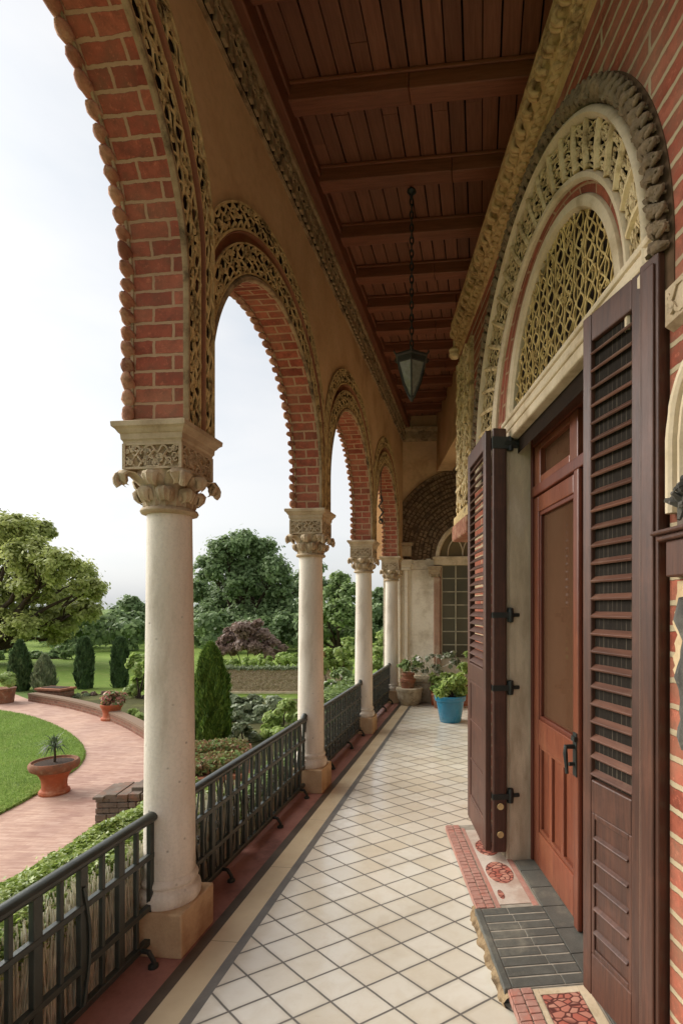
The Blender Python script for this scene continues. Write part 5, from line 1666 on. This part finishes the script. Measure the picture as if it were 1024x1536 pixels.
def shrub(name, label, px, pyb, spec, Y, leaf, mat, per, clump=8, white=0, cat='shrub', group=None, jit=.4, twig=True):
    b = at_y(px, pyb, Y); base = (b.x, Y, GZ)
    lob = px_lobes(spec, Y, jit, int(px))
    t = thing(name, label, cat, base, 0, group)
    L = [(np.array(c) - np.array(base), r) for c, r in lob]
    P, Nn = crown_points(L, per, clump, .3)
    P[:, 2] = np.maximum(P[:, 2], .03)
    if white:
        k = nrs.uniform(size=len(P)) < white
        leaves_mesh('blossoms', P[k], leaf*.8, M['petal_white'], t, N=Nn[k]); P, Nn = P[~k], Nn[~k]
    leaves_mesh('foliage', P, leaf, mat, t, N=Nn)
    m = MB()
    for c, r in L: limb(m, (c[0]*.2, c[1]*.2, 0), tuple(c), .03, .01, n=5)
    m.build('stems', M['bark'], t)
    return t
shrub('round_shrub', 'pale green rounded shrub left of the nearest column, behind the flower pot', 207, 1060, [(205,998,20),(214,1020,20),(200,1035,16),(222,990,18),(228,1030,20)], 17.5, .085, M['leaf_bright'], 900)
shrub('low_shrub', 'low bright green foliage just right of the flower pot', 212, 1088, [(208,1078,10),(222,1085,10),(200,1070,8)], 13.8, .07, M['leaf_bright'], 500)
shrub('low_shrub', 'low grey green ground plants behind the small brick planter', 105, 1048, [(95,1043,7),(112,1044,7),(130,1044,6)], 17.8, .07, M['leaf_grey'], 260)
shrub('low_shrub', 'reddish low ground plants on the bed below the far cypresses', 148, 1048, [(140,1041,5),(155,1040,5),(128,1042,4)], 18.2, .06, M['leaf_red'], 220)
shrub('grey_shrub', 'large grey green shrub below the woven brush wall', 385, 1105, [(370,1060,28),(398,1068,28),(352,1075,24),(380,1090,28),(345,1055,20),(410,1060,22)], 14.2, .085, M['leaf_grey'], 900)
shrub('green_shrub', 'fresh green shrub in front of the large grey one, against the second column', 415, 1110, [(415,1080,22),(430,1062,22),(400,1098,18),(425,1100,20),(440,1085,20)], 12.2, .07, M['leaf_bright'], 800)
shrub('pale_shrub', 'pale mint coloured low shrub above the second railing', 365, 1115, [(362,1098,17),(380,1105,14),(345,1104,12)], 11.6, .06, M['leaf_grey'], 700)
shrub('hedge_shrub', 'row of light bushes on top of the woven brush wall', 385, 1008, [(350,997,14),(375,994,15),(400,992,16),(425,990,17),(335,998,12),(440,992,15)], 20.5, .10, M['leaf_bright'], 500)
shrub('red_shrub', 'rounded red brown smoke coloured bush in front of the dark tree', 372, 1000, [(372,950,30),(350,962,26),(395,962,26),(372,975,30),(340,975,20),(408,975,20)], 24, .11, M['leaf_red'], 1300)
shrub('flowering_shrub', 'white flecked shrub between the second and third columns', 500, 1075, [(490,1040,24),(512,1020,22),(478,1058,20),(520,1045,20),(500,1062,20)], 12.5, .065, M['leaf_mid'], 800, white=.12)
shrub('bright_shrub', 'bright green shrub between the third and fourth columns', 570, 1010, [(565,975,22),(580,955,18),(572,995,20),(552,990,18)], 17, .085, M['leaf_bright'], 800)
shrub('bright_shrub', 'bright green shrub behind the flecked one, between the second and third columns', 502, 1020, [(500,985,24),(520,972,20),(485,1000,20),(515,1000,22)], 16, .085, M['leaf_bright'], 900)

# planting beds with brick edges beyond the second railing
def sedum(name, label, cx, cy, w, d, z, rot):
    p = at_z(cx, cy, z)
    t = thing(name, label, 'planter', (p.x, p.y, GZ), rot)
    H = z - GZ
    m = MB(); m.box(-w/2, w/2, -d/2, d/2, 0, H - .06); m.build('brickwork', M['brick_low'], t)
    m = MB(); m.box(-w/2 - .03, w/2 + .03, -d/2 - .03, d/2 + .03, H - .06, H); m.build('coping', M['coping'], t, bevel=.01)
    n = 5200; x = nrs.uniform(-w/2 + .05, w/2 - .05, n); y = nrs.uniform(-d/2 + .06, d/2 - .05, n)
    zz = H + .14*(1 - (2*x/w)**4)*(1 - (2*y/d)**4) + nrs.normal(size=n)*.02 + .04*np.array([noise.noise(Vector((a*5, b*5, 3))) for a, b in zip(x, y)])
    k = nrs.uniform(size=n) < .55
    P = np.stack([x, y, zz], 1)
    leaves_mesh('sedum_foliage', P[k], .045, M['leaf_sedum'], t); leaves_mesh('green_foliage', P[~k], .04, M['leaf_mid'], t)
sedum('raised_bed', 'brick edged raised bed of rusty sedum beside the bright cypress', 322, 1128, 1.25, .8, -.95, R(20))
sedum('raised_bed', 'brick edged raised bed of yellow green sedum just above the second railing', 318, 1152, 1.1, .9, -.72, R(18))

# woven brush wall
bw_ = at_z(300, 1042, GZ)
bwl = thing('brush_wall', 'long brown woven brush wall with a pale base rail', 'fence', (bw_.x, 18.6, GZ), 0)
m = MB(); L = 5.2; rows = []
for i in range(200):
    x = L*i/199; r_ = []
    for j in range(12):
        z = .08 + .76*j/11 + (.03*noise.noise(Vector((x*6, 1, 1))) if j == 11 else 0)
        r_.append((x, -.05 + .03*noise.noise(Vector((x*9, z*9, 2))), z))
    r_.append((x, .12, r_[-1][2])); rows.append(r_)
m.sheet(rows); m.build('brushwork', M['weave'], bwl)
MB().box(0, L, -.09, .12, 0, .075).build('base_rail', M['cream_stone'], bwl)
Pn = np.stack([nrs.uniform(0, L, 2500), nrs.uniform(-.1, .15, 2500), .84 + np.abs(nrs.normal(size=2500))*.05], 1); leaves_mesh('pale_blossoms', Pn, .06, M['petal_white_dim'] if 'petal_white_dim' in M else M['leaf_grey'], bwl)

# ------------------------------------------------------------------ trees
b = at_y(-55, 1010, 27)
tree('spreading_tree', 'big light green spreading tree with dark bending limbs at the edge of the lawn', (b.x, 27, GZ),
     px_lobes([(25,795,34),(60,800,24),(-10,800,45),(-60,790,60),(5,850,50),(45,835,38),(85,850,36),(118,862,26),(135,885,26),(60,880,42),(100,900,38),(20,900,48),(-40,880,60),(-90,900,60),(60,930,36),(30,945,30),(95,935,28),(-10,945,40),(130,915,24),(85,955,16),(-60,960,50)], 27, 2.6, 3),
     .105, M['leaf_light'], 4600, .36, clump=38, lo=.25)
b = at_y(365, 1000, 42)
tree('broad_tree', 'broad dark green tree with a domed crown between the first two columns', (b.x, 42, GZ),
     px_lobes([(365,815,26),(338,828,28),(395,828,28),(320,855,30),(412,858,30),(365,850,38),(300,890,32),(345,890,34),(390,890,36),(430,895,32),(318,925,34),(365,930,36),(412,930,34),(440,935,30),(295,940,28),(340,965,34),(395,965,34),(340,905,34),(388,905,34),(365,878,34),(350,940,34),(385,950,32)], 42, 3, 4),
     .165, M['leaf_dark'], 4400, .45, clump=38, lo=.25)
b = at_y(190, 1000, 46)
tree('dark_tree', 'dark green tree behind the slim cypress, left of the nearest column', (b.x, 46, GZ),
     px_lobes([(196,908,20),(180,925,22),(212,922,22),(165,945,22),(195,945,26),(222,945,24),(150,965,20),(180,970,26),(210,972,26),(240,930,24),(255,955,28)], 46, 2.5, 5),
     .175, M['leaf_dark'], 2600, .4, clump=30, lo=.25)
b = at_y(505, 1000, 33)
tree('young_tree', 'mid green feathery tree between the second and third columns', (b.x, 33, GZ),
     px_lobes([(510,872,18),(498,892,20),(524,892,20),(485,918,22),(510,920,26),(530,925,22),(490,950,24),(515,955,26),(535,955,20),(475,965,20)], 33, 2, 6),
     .13, M['leaf_mid'], 2300, .25, clump=30, lo=.25)
b = at_y(470, 1000, 50)
tree('dark_tree', 'dark tree half hidden behind the second column', (b.x, 50, GZ),
     px_lobes([(470,850,22),(455,875,26),(482,880,22),(462,915,30),(480,935,28)], 50, 2, 7), .18, M['leaf_dark'], 2400, .35, clump=30, lo=.25)
b = at_y(570, 1000, 40)
tree('dark_tree', 'dark bluish green tree between the third and fourth columns', (b.x, 40, GZ),
     px_lobes([(572,895,18),(560,915,20),(585,915,18),(570,938,22),(555,950,20),(590,945,20)], 40, 2, 8), .15, M['leaf_dark'], 2400, .3, clump=30, lo=.25)
# far wood closing the horizon: one mass
lob = []
g = random.Random(77)
for i in range(70):
    x = -48 + i*.85 + g.uniform(-.6, .6)
    Y = g.uniform(35, 50); r = g.uniform(1.3, 2.4)
    lob.append(((x, Y, GZ + g.uniform(.7, 1.9)), (r, r, r*.75)))
Pn, Nn = crown_points(lob, 1300, 12, .3); Pn[:, 2] = np.maximum(Pn[:, 2], GZ)
o = leaves_mesh('far_woodland', Pn, .22, M['leaf_dark'], None, N=Nn); o['kind'] = 'stuff'
shrub('undergrowth_shrub', 'dark shrubs in the shade below the spreading tree', 110, 1000, [(80,985,14),(105,975,16),(60,985,14),(0,985,20),(30,985,14),(-30,990,18)], 31, .16, M['leaf_dark'], 500)

p = at_y(571, 768, 7.2)
ib = thing('iron_bracket', 'small dark scrolled iron hook hanging in the third arch opening', 'bracket', (p.x, 7.2, p.z))
m = MB(); m.tube([(.0, 0, .22), (.02, 0, .15), (-.03, 0, .08), (.03, 0, 0), (-.02, 0, -.08), (.015, 0, -.13)], .012, 6)
m.tube([(.03*math.cos(k*.6)*(1 - k*.05), 0, -.13 + .04*math.sin(k*.6)*(1 - k*.05)) for k in range(12)], .009, 5)
m.tube([(0, 0, .22), (.0, 0, .55)], .005, 4)
m.build('hook', M['iron'], ib, smooth=True)
# ------------------------------------------------------------------ light
SUN_EL, SUN_AZ = R(33), R(-74)     # azimuth from +Y toward +X
w = bpy.data.worlds.new('World'); scene.world = w; w.use_nodes = True
nt = w.node_tree; nt.nodes.clear()
out = nt.nodes.new('ShaderNodeOutputWorld'); bg = nt.nodes.new('ShaderNodeBackground')
sky = nt.nodes.new('ShaderNodeTexSky'); sky.sky_type = 'NISHITA'; sky.sun_disc = False
sky.sun_elevation = SUN_EL; sky.sun_rotation = SUN_AZ; sky.air_density = 1.0; sky.dust_density = 3; sky.ozone_density = 1
hs = nt.nodes.new('ShaderNodeHueSaturation'); hs.inputs['Saturation'].default_value = .35
nt.links.new(sky.outputs[0], hs.inputs['Color'])
tc = nt.nodes.new('ShaderNodeTexCoord'); mp = nt.nodes.new('ShaderNodeMapping'); mp.inputs['Scale'].default_value = (1, 1, 2.6)
nt.links.new(tc.outputs['Generated'], mp.inputs[0])
nz = nt.nodes.new('ShaderNodeTexNoise'); nz.inputs['Scale'].default_value = 1.7; nz.inputs['Detail'].default_value = 7; nz.inputs['Roughness'].default_value = .52; nz.inputs['Distortion'].default_value = .4
nt.links.new(mp.outputs[0], nz.inputs['Vector'])
rp_ = nt.nodes.new('ShaderNodeValToRGB'); rp_.color_ramp.elements[0].position = .28; rp_.color_ramp.elements[1].position = .62
nt.links.new(nz.outputs['Fac'], rp_.inputs[0])
CL = 2.3
mix = nt.nodes.new('ShaderNodeMix'); mix.data_type = 'RGBA'
nt.links.new(rp_.outputs[0], mix.inputs[0])
mix.inputs[6].default_value = (CL*.66, CL*.75, CL*.84, 1); mix.inputs[7].default_value = (CL, CL*1.0, CL*1.0, 1)
mix2 = nt.nodes.new('ShaderNodeMix'); mix2.data_type = 'RGBA'; mix2.inputs[0].default_value = .78
nt.links.new(hs.outputs[0], mix2.inputs[6]); nt.links.new(mix.outputs[2], mix2.inputs[7])
nt.links.new(mix2.outputs[2], bg.inputs[0]); bg.inputs[1].default_value = .1
nt.links.new(bg.outputs[0], out.inputs[0])
sd = bpy.data.lights.new('sun', 'SUN'); sd.energy = 1.5; sd.angle = R(55); sd.color = (1, .96, .9)
so = bpy.data.objects.new('sun', sd); COL.objects.link(so)
dirv = Vector((math.sin(SUN_AZ)*math.cos(SUN_EL), math.cos(SUN_AZ)*math.cos(SUN_EL), math.sin(SUN_EL)))
so.rotation_euler = dirv.to_track_quat('Z', 'Y').to_euler()
vs = scene.view_settings
scene.display_settings.display_device = 'sRGB'
vs.view_transform = 'Standard'; vs.look = 'None'; vs.gamma = 1; vs.use_curve_mapping = False
vs.exposure = 1.72
scene.cycles.max_bounces = 10; scene.cycles.diffuse_bounces = 6; scene.cycles.glossy_bounces = 4; scene.cycles.transmission_bounces = 6
scene.cycles.use_denoising = True
scene.cycles.sample_clamp_indirect = 6
